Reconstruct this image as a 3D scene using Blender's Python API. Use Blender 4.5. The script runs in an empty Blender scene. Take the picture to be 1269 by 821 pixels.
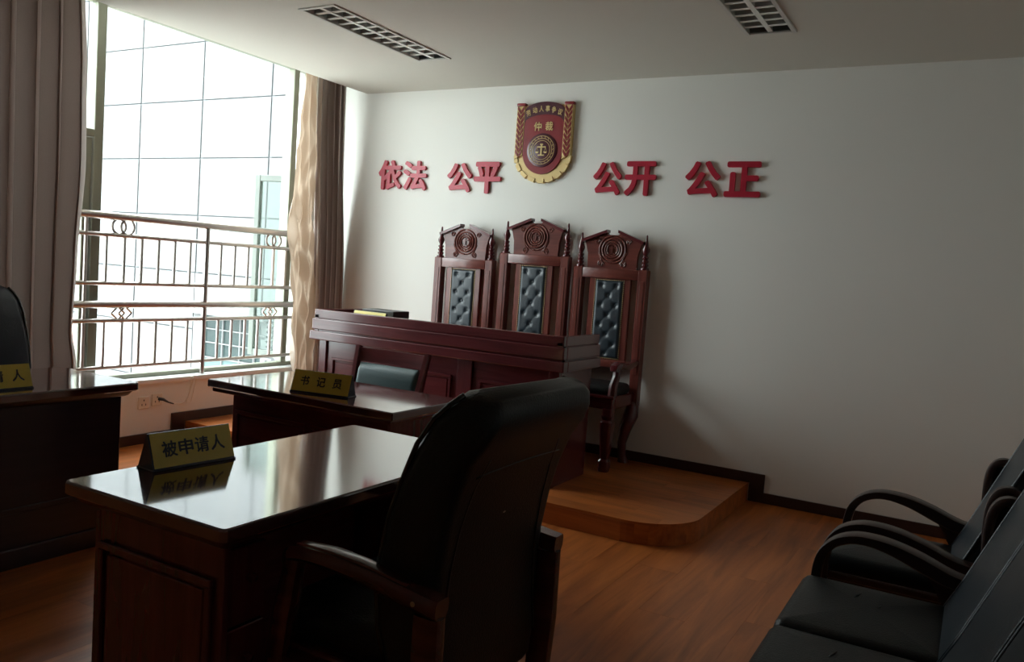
import bpy, bmesh, math, random
from mathutils import Vector, Matrix
from math import pi, sin, cos, radians
random.seed(7)
SC = bpy.context.scene
COL = SC.collection

# ------------------------------------------------------------------ camera, world, light, exposure
CAM_H = 1.40
cam = bpy.data.objects.new('camera', bpy.data.cameras.new('camera'))
COL.objects.link(cam)
Rv = Vector((0.8656871, 0.4955026, 0.0711543)); Uv = Vector((-0.0977588, 0.0279374, 0.9948179)); Fv = Vector((-0.4909470, 0.8681570, -0.0726248))
M = Matrix(((Rv.x, Uv.x, -Fv.x, 0), (Rv.y, Uv.y, -Fv.y, 0), (Rv.z, Uv.z, -Fv.z, 0), (0, 0, 0, 1)))
cam.matrix_world = Matrix.Translation((0, 0, CAM_H)) @ M
cam.data.sensor_fit = 'HORIZONTAL'; cam.data.sensor_width = 36.0
cam.data.lens = 1020.0 / 1269.0 * 36.0
cam.data.clip_start = 0.05; cam.data.clip_end = 200
SC.camera = cam

SC.view_settings.view_transform = 'Standard'
SC.view_settings.look = 'None'
SC.view_settings.gamma = 1.0
SC.view_settings.use_curve_mapping = False
SC.view_settings.exposure = 0.0
SC.cycles.use_denoising = True
SC.cycles.max_bounces = 10; SC.cycles.diffuse_bounces = 6; SC.cycles.glossy_bounces = 5
SC.cycles.transparent_max_bounces = 12
SC.cycles.caustics_reflective = False; SC.cycles.caustics_refractive = False
SC.cycles.sample_clamp_indirect = 6.0

SKY = 19.0
world = bpy.data.worlds.new('overcast_sky'); SC.world = world; world.use_nodes = True
bg = world.node_tree.nodes['Background']
wt = world.node_tree
bg.inputs['Color'].default_value = (0.92, 0.965, 1.0, 1)
wtc = wt.nodes.new('ShaderNodeTexCoord'); wsx = wt.nodes.new('ShaderNodeSeparateXYZ'); wmr = wt.nodes.new('ShaderNodeMapRange')
wt.links.new(wtc.outputs['Generated'], wsx.inputs[0]); wt.links.new(wsx.outputs['Z'], wmr.inputs[0])
wmr.inputs[1].default_value = 0.0; wmr.inputs[2].default_value = 1.0      # overcast sky, twice as bright overhead than at the horizon
wmr.inputs[3].default_value = SKY * 0.5; wmr.inputs[4].default_value = SKY
wt.links.new(wmr.outputs[0], bg.inputs['Strength'])

pd = bpy.data.lights.new('window_portal', 'AREA'); pd.shape = 'RECTANGLE'; pd.size = 4.3; pd.size_y = 2.6
pd.cycles.is_portal = True
po = bpy.data.objects.new('window_portal', pd); COL.objects.link(po)
po.matrix_world = Matrix.Translation((-5.36, 3.3, 1.75)) @ Matrix(((0, 0, -1, 0), (-1, 0, 0, 0), (0, 1, 0, 0), (0, 0, 0, 1)))

# ------------------------------------------------------------------ materials
MATS = {}
def nmat(name):
    m = bpy.data.materials.new(name); m.use_nodes = True
    nt = m.node_tree; b = nt.nodes['Principled BSDF']
    MATS[name] = m
    return m, nt, b
def plain(name, col, rough=0.5, metal=0.0, bump=0.0, bscale=60.0, var=0.0, spec=0.5, coat=0.0):
    m, nt, b = nmat(name)
    b.inputs['Base Color'].default_value = (*col, 1); b.inputs['Roughness'].default_value = rough
    b.inputs['Metallic'].default_value = metal; b.inputs['Specular IOR Level'].default_value = spec
    b.inputs['Coat Weight'].default_value = coat
    if bump or var:
        tc = nt.nodes.new('ShaderNodeTexCoord'); nz = nt.nodes.new('ShaderNodeTexNoise')
        nz.inputs['Scale'].default_value = bscale; nz.inputs['Detail'].default_value = 4
        nt.links.new(tc.outputs['Object'], nz.inputs['Vector'])
        if bump:
            bp = nt.nodes.new('ShaderNodeBump'); bp.inputs['Strength'].default_value = bump; bp.inputs['Distance'].default_value = 0.01
            nt.links.new(nz.outputs['Fac'], bp.inputs['Height']); nt.links.new(bp.outputs['Normal'], b.inputs['Normal'])
        if var:
            cr = nt.nodes.new('ShaderNodeValToRGB')
            cr.color_ramp.elements[0].position = 0.3; cr.color_ramp.elements[1].position = 0.75
            cr.color_ramp.elements[0].color = (*[c * (1 - var) for c in col], 1)
            cr.color_ramp.elements[1].color = (*[min(1, c * (1 + var)) for c in col], 1)
            nt.links.new(nz.outputs['Fac'], cr.inputs['Fac']); nt.links.new(cr.outputs['Color'], b.inputs['Base Color'])
    return m
def wood(name, c1, c2, rough=0.3, axis='X', coat=0.3, scale=1.0, per_obj=0.0, spec=0.5, bump=0.06, ior=1.5, croug=0.12):
    m, nt, b = nmat(name)
    tc = nt.nodes.new('ShaderNodeTexCoord'); mp = nt.nodes.new('ShaderNodeMapping')
    s = {'X': (1.2, 14, 14), 'Y': (14, 1.2, 14), 'Z': (14, 14, 1.2)}[axis]
    mp.inputs['Scale'].default_value = tuple(v * scale for v in s)
    oi = nt.nodes.new('ShaderNodeObjectInfo')
    vm = nt.nodes.new('ShaderNodeVectorMath'); vm.operation = 'ADD'
    sc = nt.nodes.new('ShaderNodeVectorMath'); sc.operation = 'SCALE'; sc.inputs[3].default_value = 37.0 if per_obj else 0.0
    cmb = nt.nodes.new('ShaderNodeCombineXYZ')
    nt.links.new(oi.outputs['Random'], cmb.inputs[0]); nt.links.new(oi.outputs['Random'], cmb.inputs[1])
    nt.links.new(cmb.outputs[0], sc.inputs[0])
    nt.links.new(tc.outputs['Object'], vm.inputs[0]); nt.links.new(sc.outputs[0], vm.inputs[1])
    nt.links.new(vm.outputs[0], mp.inputs['Vector'])
    nz = nt.nodes.new('ShaderNodeTexNoise'); nz.inputs['Scale'].default_value = 1.6; nz.inputs['Detail'].default_value = 7
    nz.inputs['Roughness'].default_value = 0.62; nz.inputs['Distortion'].default_value = 0.7
    nt.links.new(mp.outputs['Vector'], nz.inputs['Vector'])
    cr = nt.nodes.new('ShaderNodeValToRGB')
    cr.color_ramp.elements[0].position = 0.3; cr.color_ramp.elements[1].position = 0.72
    cr.color_ramp.elements[0].color = (*c1, 1); cr.color_ramp.elements[1].color = (*c2, 1)
    nt.links.new(nz.outputs['Fac'], cr.inputs['Fac'])
    last = cr.outputs['Color']
    if per_obj:
        mul = nt.nodes.new('ShaderNodeMapRange'); mul.inputs[3].default_value = 1 - per_obj; mul.inputs[4].default_value = 1 + per_obj
        nt.links.new(oi.outputs['Random'], mul.inputs[0])
        vs = nt.nodes.new('ShaderNodeVectorMath'); vs.operation = 'SCALE'
        nt.links.new(last, vs.inputs[0]); nt.links.new(mul.outputs[0], vs.inputs[3]); last = vs.outputs[0]
    nt.links.new(last, b.inputs['Base Color'])
    b.inputs['Roughness'].default_value = rough; b.inputs['Coat Weight'].default_value = coat; b.inputs['Coat Roughness'].default_value = croug; b.inputs['IOR'].default_value = ior
    b.inputs['Specular IOR Level'].default_value = spec
    bp = nt.nodes.new('ShaderNodeBump'); bp.inputs['Strength'].default_value = bump; bp.inputs['Distance'].default_value = 0.01
    nt.links.new(nz.outputs['Fac'], bp.inputs['Height']); nt.links.new(bp.outputs['Normal'], b.inputs['Normal'])
    return m

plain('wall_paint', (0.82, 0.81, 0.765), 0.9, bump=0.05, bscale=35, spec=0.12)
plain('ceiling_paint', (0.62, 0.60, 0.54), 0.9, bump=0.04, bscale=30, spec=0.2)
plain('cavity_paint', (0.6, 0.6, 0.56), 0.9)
plain('sill_stone', (0.82, 0.83, 0.82), 0.2, var=0.05, bscale=9)
plain('window_metal', (0.27, 0.28, 0.21), 0.45, metal=0.1)
plain('steel', (0.50, 0.46, 0.43), 0.28, metal=1.0)
plain('white_plastic', (0.78, 0.72, 0.62), 0.4)
plain('black_plastic', (0.02, 0.02, 0.02), 0.4)
plain('cord_white', (0.75, 0.7, 0.6), 0.5)
plain('leather', (0.007, 0.010, 0.011), 0.42, bump=0.2, bscale=170, spec=0.33)
plain('leather_slate', (0.012, 0.019, 0.025), 0.38, bump=0.15, bscale=170, spec=0.42)
plain('leather_navy', (0.010, 0.018, 0.034), 0.4, bump=0.15, bscale=170, spec=0.4)
plain('leather_piping', (0.02, 0.028, 0.03), 0.22, spec=0.8)  # paler, glossier leather for the highlight line added on chair backs
plain('sash_metal', (0.10, 0.115, 0.10), 0.5)
plain('leather_teal', (0.055, 0.105, 0.11), 0.42, bump=0.15, bscale=150, spec=0.5)
plain('leather_tufted', (0.015, 0.025, 0.034), 0.36, bump=0.2, bscale=170, spec=0.6)
plain('button', (0.012, 0.02, 0.026), 0.25)
plain('brass_nail', (0.42, 0.30, 0.16), 0.35, metal=0.9)
plain('red_letter', (0.42, 0.012, 0.035), 0.38, spec=0.5)
plain('gold', (0.66, 0.49, 0.22), 0.45, metal=0.25)
plain('gold_flat', (0.66, 0.50, 0.22), 0.5, metal=0.2)
plain('emblem_red', (0.22, 0.014, 0.02), 0.3, spec=0.6)
plain('emblem_dark', (0.07, 0.010, 0.022), 0.3, spec=0.6)
plain('plate_yellow', (0.72, 0.58, 0.085), 0.3, var=0.04, bscale=30)
plain('plate_navy', (0.012, 0.022, 0.045), 0.25, spec=0.6)
plain('plate_ink', (0.01, 0.016, 0.028), 0.4)
plain('louvre', (0.72, 0.72, 0.68), 0.3, metal=0.3)
plain('louvre_dark', (0.16, 0.16, 0.145), 0.5)
plain('lamp_frame', (0.55, 0.54, 0.50), 0.45, metal=0.2)
plain('facade_panel', (0.155, 0.158, 0.160), 0.7, var=0.02, bscale=2, spec=0.08)
plain('facade_joint', (0.085, 0.09, 0.095), 0.8)
plain('teal_glass', (0.022, 0.036, 0.036), 0.25, spec=0.15)
plain('teal_glass_pale', (0.07, 0.115, 0.115), 0.25, spec=0.2)
plain('ground_concrete', (0.55, 0.55, 0.53), 0.85, var=0.08, bscale=1.5)
plain('pink_render', (0.62, 0.30, 0.26), 0.8)
plain('baseboard', (0.045, 0.020, 0.015), 0.4, spec=0.4)
wood('mahogany', (0.072, 0.0115, 0.0145), (0.126, 0.022, 0.026), 0.24, 'X', 0.5, bump=0.015)
wood('mahogany_y', (0.072, 0.0115, 0.0145), (0.126, 0.022, 0.026), 0.24, 'Y', 0.5, bump=0.015)
wood('mahogany_z', (0.072, 0.0115, 0.0145), (0.126, 0.022, 0.026), 0.24, 'Z', 0.5, bump=0.015)
wood('dark_wood', (0.020, 0.011, 0.016), (0.034, 0.018, 0.026), 0.3, 'Y', 0.2, bump=0.015)  # mahogany copy with shade and flare put into its colour
wood('desk_top', (0.048, 0.009, 0.009), (0.085, 0.019, 0.016), 0.09, 'Y', 1.0, spec=0.5, bump=0.008, ior=2.0, croug=0.07)
wood('throne_wood', (0.10, 0.022, 0.016), (0.20, 0.048, 0.034), 0.3, 'Z', 0.3)
wood('throne_wood_x', (0.10, 0.022, 0.016), (0.20, 0.048, 0.034), 0.3, 'X', 0.3)
wood('arm_wood', (0.026, 0.013, 0.011), (0.052, 0.027, 0.022), 0.42, 'X', 0.1)
wood('arm_wood_red', (0.055, 0.012, 0.009), (0.11, 0.026, 0.018), 0.25, 'X', 0.5)
wood('laminate_y', (0.23, 0.056, 0.009), (0.56, 0.170, 0.037), 0.36, 'Y', 0.12, 0.55, per_obj=0.05)
wood('laminate_x', (0.23, 0.056, 0.009), (0.56, 0.170, 0.037), 0.36, 'X', 0.12, 0.55, per_obj=0.05)

def curtain_mat(name, c1, c2, trans, rough):
    m, nt, b = nmat(name)
    tc = nt.nodes.new('ShaderNodeTexCoord'); nz = nt.nodes.new('ShaderNodeTexNoise')
    nz.inputs['Scale'].default_value = 260; nt.links.new(tc.outputs['Object'], nz.inputs['Vector'])
    cr = nt.nodes.new('ShaderNodeValToRGB'); cr.color_ramp.elements[0].color = (*c1, 1); cr.color_ramp.elements[1].color = (*c2, 1)
    nt.links.new(nz.outputs['Fac'], cr.inputs['Fac']); nt.links.new(cr.outputs['Color'], b.inputs['Base Color'])
    b.inputs['Roughness'].default_value = rough; b.inputs['Sheen Weight'].default_value = 0.25
    b.inputs['Specular IOR Level'].default_value = 0.5
    tr = nt.nodes.new('ShaderNodeBsdfTranslucent'); nt.links.new(cr.outputs['Color'], tr.inputs['Color'])
    mx = nt.nodes.new('ShaderNodeMixShader'); mx.inputs[0].default_value = trans
    out = nt.nodes['Material Output']
    nt.links.new(b.outputs[0], mx.inputs[1]); nt.links.new(tr.outputs[0], mx.inputs[2]); nt.links.new(mx.outputs[0], out.inputs['Surface'])
    return m
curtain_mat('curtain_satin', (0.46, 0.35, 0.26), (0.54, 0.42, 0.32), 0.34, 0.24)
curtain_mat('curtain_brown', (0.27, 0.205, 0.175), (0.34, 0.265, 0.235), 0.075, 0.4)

def schlick(nt):
    lw = nt.nodes.new('ShaderNodeLayerWeight'); lw.inputs['Blend'].default_value = 0.5
    p_ = nt.nodes.new('ShaderNodeMath'); p_.operation = 'POWER'; p_.inputs[1].default_value = 5.0
    q_ = nt.nodes.new('ShaderNodeMath'); q_.operation = 'MULTIPLY_ADD'; q_.inputs[1].default_value = 0.9; q_.inputs[2].default_value = 0.03
    nt.links.new(lw.outputs['Facing'], p_.inputs[0]); nt.links.new(p_.outputs[0], q_.inputs[0]); return q_
m, nt, b = nmat('pane_glass')
out = nt.nodes['Material Output']; nt.nodes.remove(b)
tr = nt.nodes.new('ShaderNodeBsdfTransparent'); tr.inputs['Color'].default_value = (0.95, 0.985, 0.97, 1)
gl = nt.nodes.new('ShaderNodeBsdfGlossy'); gl.inputs['Roughness'].default_value = 0.02
fr = schlick(nt)
mx = nt.nodes.new('ShaderNodeMixShader')
nt.links.new(fr.outputs[0], mx.inputs[0]); nt.links.new(tr.outputs[0], mx.inputs[1]); nt.links.new(gl.outputs[0], mx.inputs[2])
nt.links.new(mx.outputs[0], out.inputs['Surface'])
m, nt, b = nmat('pane_green')
out = nt.nodes['Material Output']; nt.nodes.remove(b)
tr = nt.nodes.new('ShaderNodeBsdfTransparent'); tr.inputs['Color'].default_value = (0.66, 0.73, 0.70, 1)
gl = nt.nodes.new('ShaderNodeBsdfGlossy'); gl.inputs['Roughness'].default_value = 0.02
fr = schlick(nt)
mx = nt.nodes.new('ShaderNodeMixShader')
nt.links.new(fr.outputs[0], mx.inputs[0]); nt.links.new(tr.outputs[0], mx.inputs[1]); nt.links.new(gl.outputs[0], mx.inputs[2])
nt.links.new(mx.outputs[0], out.inputs['Surface'])

# ------------------------------------------------------------------ mesh helpers
def mesh_obj(name, bm, mat, parent=None, smooth=False, loc=None, rotz=None):
    me = bpy.data.meshes.new(name)
    bmesh.ops.recalc_face_normals(bm, faces=bm.faces[:])
    bm.to_mesh(me); bm.free()
    if mat: me.materials.append(MATS[mat])
    if smooth:
        for p in me.polygons: p.use_smooth = True
        if smooth != 'all':
            me.set_sharp_from_angle(angle=radians(38))
    o = bpy.data.objects.new(name, me); COL.objects.link(o)
    if parent: o.parent = parent
    if loc: o.location = loc
    if rotz: o.rotation_euler = (0, 0, rotz)
    return o
def thing(name, label, cat, loc=(0, 0, 0), rotz=0.0, group=None):
    o = bpy.data.objects.new(name, None); COL.objects.link(o)
    o.empty_display_size = 0.1
    o.location = loc; o.rotation_euler = (0, 0, rotz)
    o['label'] = label; o['category'] = cat
    if group: o['group'] = group
    return o
def tag(o, label, cat, group=None):
    o['label'] = label; o['category'] = cat
    if group: o['group'] = group
    return o
def struct(o, label=None, cat=None):
    o['kind'] = 'structure'
    if label: o['label'] = label
    if cat: o['category'] = cat
    return o
def add_box(bm, x0, x1, y0, y1, z0, z1, bev=0.0, seg=1, mat=None):
    r = bmesh.ops.create_cube(bm, size=1.0)
    vs = r['verts']
    for v in vs:
        v.co = Vector(((x0 + x1) / 2 + v.co.x * (x1 - x0), (y0 + y1) / 2 + v.co.y * (y1 - y0), (z0 + z1) / 2 + v.co.z * (z1 - z0)))
    if bev > 0:
        es = list({e for v in vs for e in v.link_edges})
        rr = bmesh.ops.bevel(bm, geom=es, offset=bev, segments=seg, affect='EDGES', profile=0.5)
        vs = list({v for f in rr['faces'] for v in f.verts} | {v for v in vs if v.is_valid})
    if mat is not None:
        for v in vs: v.co = mat @ v.co
    return vs
def box(name, x0, x1, y0, y1, z0, z1, mat, parent=None, bev=0.0, seg=1):
    bm = bmesh.new(); add_box(bm, x0, x1, y0, y1, z0, z1, bev, seg)
    return mesh_obj(name, bm, mat, parent, smooth=(bev > 0 and seg > 1))
def add_rings(bm, rings, cap=True, closed=True):
    R_ = [[bm.verts.new(p) for p in r] for r in rings]
    n = len(R_[0])
    for a, b_ in zip(R_, R_[1:]):
        for i in range(n if closed else n - 1):
            j = (i + 1) % n
            bm.faces.new((a[i], a[j], b_[j], b_[i]))
    if cap:
        bm.faces.new(R_[0]); bm.faces.new(R_[-1])
    return R_
def add_lathe(bm, prof, n=14, c=(0, 0, 0), axis='Z'):
    rings = []
    for r, z in prof:
        ring = []
        for i in range(n):
            a = 2 * pi * i / n
            if axis == 'Z': p = (c[0] + r * cos(a), c[1] + r * sin(a), c[2] + z)
            elif axis == 'X': p = (c[0] + z, c[1] + r * cos(a), c[2] + r * sin(a))
            else: p = (c[0] + r * sin(a), c[1] + z, c[2] + r * cos(a))
            ring.append(p)
        rings.append(ring)
    add_rings(bm, rings)
def add_tube(bm, pts, r, n=8, closed=False):
    pts = [Vector(p) for p in pts]; m = len(pts)
    rs = r if isinstance(r, (list, tuple)) else [r] * m
    rings = []; prev = None
    for i, p in enumerate(pts):
        if closed: t = pts[(i + 1) % m] - pts[i - 1]
        else: t = pts[min(i + 1, m - 1)] - pts[max(i - 1, 0)]
        t.normalize()
        if prev is None:
            ref = Vector((0, 0, 1)) if abs(t.z) < 0.9 else Vector((1, 0, 0))
            u = t.cross(ref).normalized()
        else:
            u = (prev - t * prev.dot(t)).normalized()
        prev = u; w = t.cross(u)
        rings.append([p + (u * cos(2 * pi * k / n) + w * sin(2 * pi * k / n)) * rs[i] for k in range(n)])
    if closed:
        rings.append(rings[0]); V = [[bm.verts.new(q) for q in rg] for rg in rings[:-1]]
        V.append(V[0])
        for a, b_ in zip(V, V[1:]):
            for i in range(n): bm.faces.new((a[i], a[(i + 1) % n], b_[(i + 1) % n], b_[i]))
    else: add_rings(bm, rings)
def add_sweep(bm, pts, wdirs, hw, ht, flat=False):
    """flat slab section swept along pts; hw half-width along wdirs, ht half-thickness across it"""
    pts = [Vector(p) for p in pts]; m = len(pts); rings = []
    hws = hw if isinstance(hw, (list, tuple)) else [hw] * m
    hts = ht if isinstance(ht, (list, tuple)) else [ht] * m
    wd = Vector(wdirs).normalized()
    for i, p in enumerate(pts):
        t = (pts[min(i + 1, m - 1)] - pts[max(i - 1, 0)]).normalized()
        nn = t.cross(wd).normalized(); a, c = hws[i], hts[i]
        prof = [(-1, -.55), (-.8, -1), (.8, -1), (1, -.55), (1, .4), (.72, .9), (0, 1.05), (-.72, .9), (-1, .4)]
        if flat: prof = [(-1, -.9), (-.92, -1), (.92, -1), (1, -.9), (1, .75), (.86, 1), (-.86, 1), (-1, .75)]
        rings.append([p + wd * a * u + nn * c * v for u, v in prof])
    add_rings(bm, rings)
def add_prism(bm, poly, axis, a0, a1, bev=0):
    """polygon (u,v) extruded along axis. Y: (x,z); X: (y,z); Z: (x,y)"""
    def P(u, v, a):
        return {'Y': (u, a, v), 'X': (a, u, v), 'Z': (u, v, a)}[axis]
    A = [bm.verts.new(P(u, v, a0)) for u, v in poly]; B = [bm.verts.new(P(u, v, a1)) for u, v in poly]
    n = len(poly)
    bm.faces.new(A); bm.faces.new(B[::-1])
    for i in range(n): bm.faces.new((A[i], A[(i + 1) % n], B[(i + 1) % n], B[i]))
def prism(name, poly, axis, a0, a1, mat, parent=None, smooth=False):
    bm = bmesh.new(); add_prism(bm, poly, axis, a0, a1)
    return mesh_obj(name, bm, mat, parent, smooth=smooth)
def smooth_path(pts, k=3):
    P = [Vector(p) for p in pts]; out = []
    for i in range(len(P) - 1):
        p0, p1, p2, p3 = P[max(i - 1, 0)], P[i], P[i + 1], P[min(i + 2, len(P) - 1)]
        for j in range(k):
            t = j / k
            out.append(0.5 * ((2 * p1) + (p2 - p0) * t + (2 * p0 - 5 * p1 + 4 * p2 - p3) * t * t + (3 * p1 - p0 - 3 * p2 + p3) * t ** 3))
    out.append(P[-1]); return out
def dens(v, k=3):
    out = []
    for a, b_ in zip(v, v[1:]): out += [a + (b_ - a) * j / k for j in range(k)]
    return out + [v[-1]]
def rrect(cx, cy, hx, hy, r, z, k=4):
    out = []
    r = min(r, hx * .999, hy * .999)
    for (sx, sy, a0) in ((1, 1, 0), (-1, 1, pi / 2), (-1, -1, pi), (1, -1, 1.5 * pi)):
        for i in range(k + 1):
            a = a0 + pi / 2 * i / k
            out.append((cx + sx * (hx - r) + r * cos(a), cy + sy * (hy - r) + r * sin(a), z))
    return out
def add_cushion(bm, x0, x1, y0, y1, z0, z1, r=0.05, edge=0.03, k=5, crown=0.0):
    """rounded cushion: stacked rounded rectangles"""
    cx, cy, hx, hy = (x0 + x1) / 2, (y0 + y1) / 2, (x1 - x0) / 2, (y1 - y0) / 2
    rings = []; h = z1 - z0; e = min(edge, h / 2)
    prof = []
    for i in range(4): a = pi / 2 * i / 3; prof.append((e * (1 - sin(a)), z0 + e * (1 - cos(a))))
    for i in range(4): a = pi / 2 * (3 - i) / 3; prof.append((e * (1 - sin(a)), z1 - e * (1 - cos(a))))
    for ins, z in prof:
        rings.append(rrect(cx, cy, hx - ins, hy - ins, max(r - ins, 0.008), z, k))
    for f in (0.75, 0.4, 0.1):
        rings.append([(cx + (p[0] - cx) * f, cy + (p[1] - cy) * f, z1 + crown * (1 - f * f)) for p in rings[7]])
    add_rings(bm, rings)
def add_panel_mould(bm, axis, at, u0, u1, v0, v1, w=0.022, t=0.012, sgn=1):
    """raised picture-frame moulding on a face. axis 'Y': face at y=at, u=x; axis 'X': face at x=at, u=y"""
    def bx(ua, ub, va, vb, d):
        lo, hi = sorted((at, at + sgn * d))
        if axis == 'Y': add_box(bm, ua, ub, lo, hi, va, vb, 0.003)
        else: add_box(bm, lo, hi, ua, ub, va, vb, 0.003)
    bx(u0, u1, v1 - w, v1, t); bx(u0, u1, v0, v0 + w, t)
    bx(u0, u0 + w, v0 + w, v1 - w, t); bx(u1 - w, u1, v0 + w, v1 - w, t)
    g = w * 1.6
    bx(u0 + g, u1 - g, v0 + g, v1 - g, t * 0.45)
def text_mesh(name, body, mat, parent=None, offset=0.0, extrude=0.002, bevel=0.0, stretch=None):
    """text as mesh, returned centred and normalised; local x right, y up, z out"""
    cu = bpy.data.curves.new('text', 'FONT'); cu.body = body; cu.size = 1.0
    cu.extrude = extrude; cu.bevel_depth = bevel; cu.resolution_u = 3
    to = bpy.data.objects.new('text', cu); COL.objects.link(to)
    dg = bpy.context.evaluated_depsgraph_get(); dg.update()
    me = bpy.data.meshes.new_from_object(to.evaluated_get(dg))
    bpy.data.objects.remove(to); bpy.data.curves.remove(cu)
    if offset:
        bm = bmesh.new()
        for k in range(9):
            n0 = len(bm.verts); bm.from_mesh(me); bm.verts.ensure_lookup_table()
            dx, dy = (0, 0) if k == 8 else (offset * 1.5 * cos(pi / 4 * k), offset * 1.5 * sin(pi / 4 * k))
            for v in bm.verts[n0:]: v.co.x += dx; v.co.y += dy; v.co.z *= 1 - 0.004 * k
        bm.to_mesh(me); bm.free()
    xs = [v.co.x for v in me.vertices]; ys = [v.co.y for v in me.vertices]
    x0, x1, y0, y1 = min(xs), max(xs), min(ys), max(ys)
    for v in me.vertices:
        v.co.x = (v.co.x - (x0 + x1) / 2) / (x1 - x0); v.co.y = (v.co.y - (y0 + y1) / 2) / (y1 - y0)
        v.co.z = (v.co.z + extrude) / (2 * extrude)
    me.materials.clear(); me.materials.append(MATS[mat]); me.name = name
    o = bpy.data.objects.new(name, me); COL.objects.link(o)
    if parent: o.parent = parent
    return o
def bake(o, mtx):
    o.data.transform(mtx)
def axes(origin, ex, ey, ez):
    return Matrix(((ex[0], ey[0], ez[0], origin[0]), (ex[1], ey[1], ez[1], origin[1]), (ex[2], ey[2], ez[2], origin[2]), (0, 0, 0, 1)))
def clip_poly(poly, clip):
    """Sutherland-Hodgman, clip convex CCW"""
    out = poly
    for i in range(len(clip)):
        a, b_ = clip[i], clip[(i + 1) % len(clip)]
        inp, out = out, []
        if not inp: break
        side = lambda p: (b_[0] - a[0]) * (p[1] - a[1]) - (b_[1] - a[1]) * (p[0] - a[0])
        for j in range(len(inp)):
            p, q = inp[j], inp[(j + 1) % len(inp)]
            sp, sq = side(p), side(q)
            if sp >= 0: out.append(p)
            if (sp >= 0) != (sq >= 0):
                t = sp / (sp - sq); out.append((p[0] + (q[0] - p[0]) * t, p[1] + (q[1] - p[1]) * t))
    return out

# ------------------------------------------------------------------ room dimensions
XL = -5.04      # inner face of the low wall under the window
XR = 1.75
YB = 5.48       # back wall
YF = -2.6
ZC = 2.80
XSOF = -4.66    # ceiling edge along the curtain recess
PLAT_Z = 0.12

# floor: base and individually laid laminate planks running towards the back wall
floor = struct(box('floor', XL - 0.3, XR + 0.1, YF - 0.1, YB + 0.1, -0.12, -0.012, 'facade_joint'))
pw, pl = 0.205, 1.22
plank_cache = {}
ci = 0; x = XL
while x < XR - 0.01:
    x1 = min(x + pw, XR)
    off = (ci * 0.43) % 1.0 * pl
    y = YF - off
    while y < YB - 0.01:
        ya, yb = max(y, YF), min(y + pl, YB)
        if yb - ya > 0.02:
            key = (round(x1 - x, 3), round(yb - ya, 3))
            g = 0.00035
            if key not in plank_cache:
                bm = bmesh.new(); hx, hy = (x1 - x) / 2 - g, (yb - ya) / 2 - g
                add_box(bm, -hx, hx, -hy, hy, -0.012, 0.0)
                o = mesh_obj('plank', bm, 'laminate_y', floor)
                plank_cache[key] = o.data
            else:
                o = bpy.data.objects.new('plank', plank_cache[key]); COL.objects.link(o); o.parent = floor
            o.location = ((x + x1) / 2, (ya + yb) / 2, 0)
        y += pl
    x += pw; ci += 1

# back wall, right wall, wall behind the viewer
struct(box('wall_back', XL - 0.35, XR + 0.15, YB, YB + 0.2, -0.1, 3.2, 'wall_paint'))
struct(box('wall_right', XR, XR + 0.2, YF - 0.1, YB, -0.1, 3.2, 'wall_paint'))
struct(box('wall_front', XL - 0.35, XR + 0.2, YF - 0.2, YF, -0.1, 3.2, 'wall_paint'))
# left wall: low wall under the window plus the solid stretch nearer the viewer
WY0, WY1 = 1.15, YB
bm = bmesh.new()
add_box(bm, XL - 0.32, XL, WY0, YB, -0.1, 0.42)
add_box(bm, XL - 0.32, XL, YF, WY0, -0.1, 3.2)
add_box(bm, XL - 0.32, XL, WY0, YB, 3.0, 3.2)
add_box(bm, XL - 0.32, XL - 0.14, 5.36, YB, 0.42, 3.0)
struct(mesh_obj('wall_left', bm, 'wall_paint'))
struct(box('trim_1', XL - 0.30, XL + 0.012, WY0, YB, 0.42, 0.455, 'sill_stone', bev=0.006, seg=2))
tag(bpy.data.objects['trim_1'], 'white stone window sill under the steel railing', 'window sill')
del bpy.data.objects['trim_1']['category']

# ceiling with two openings for the recessed lamps; raised cavity over the curtains
LW, LL = 0.262, 1.146
lamps = [(-3.4, 4.095), (-1.145, 4.095)]
xs = sorted([XSOF, XR] + [lx + s * LW / 2 for lx, _ in lamps for s in (-1, 1)])
ys = [YF, 4.095 - LL / 2, 4.095 + LL / 2, YB]
bm = bmesh.new()
for i in range(len(xs) - 1):
    for j in range(3):
        if j == 1 and i in (1, 3): continue
        add_box(bm, xs[i], xs[i + 1], ys[j], ys[j + 1], ZC, ZC + 0.10)
bmesh.ops.remove_doubles(bm, verts=bm.verts[:], dist=0.0005)
add_box(bm, XL - 0.02, XSOF, YF, YB, 3.0, 3.1)
add_box(bm, XSOF, XSOF + 0.06, YF, YB, ZC + 0.1, 3.1)
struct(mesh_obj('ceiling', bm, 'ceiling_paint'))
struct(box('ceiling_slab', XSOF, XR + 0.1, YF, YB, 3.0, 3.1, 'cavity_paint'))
bpy.data.objects['ceiling_slab'].name = 'trim_2'

# baseboards (step up beside the platform)
BB = 0.013
bm = bmesh.new()
add_box(bm, -1.20, XR, YB - BB, YB, 0, 0.068, 0.002)
add_box(bm, -1.215, -1.118, YB - BB - 0.001, YB, 0.0, 0.188, 0.002)
add_box(bm, XL, -1.20, YB - BB, YB, PLAT_Z, 0.188, 0.002)
struct(mesh_obj('baseboard_back', bm, 'baseboard'))
bm = bmesh.new()
add_box(bm, XL, XL + BB, YF, 4.0, 0, 0.072, 0.002)
add_box(bm, XL, XL + BB + 0.001, 3.96, 4.075, 0, 0.192, 0.002)
add_box(bm, XL, XL + BB, 4.05, YB - BB, PLAT_Z, 0.192, 0.002)
struct(mesh_obj('baseboard_left', bm, 'baseboard'))
struct(box('baseboard_right', XR - BB, XR, YF, YB - BB, 0, 0.08, 'baseboard'))

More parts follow.
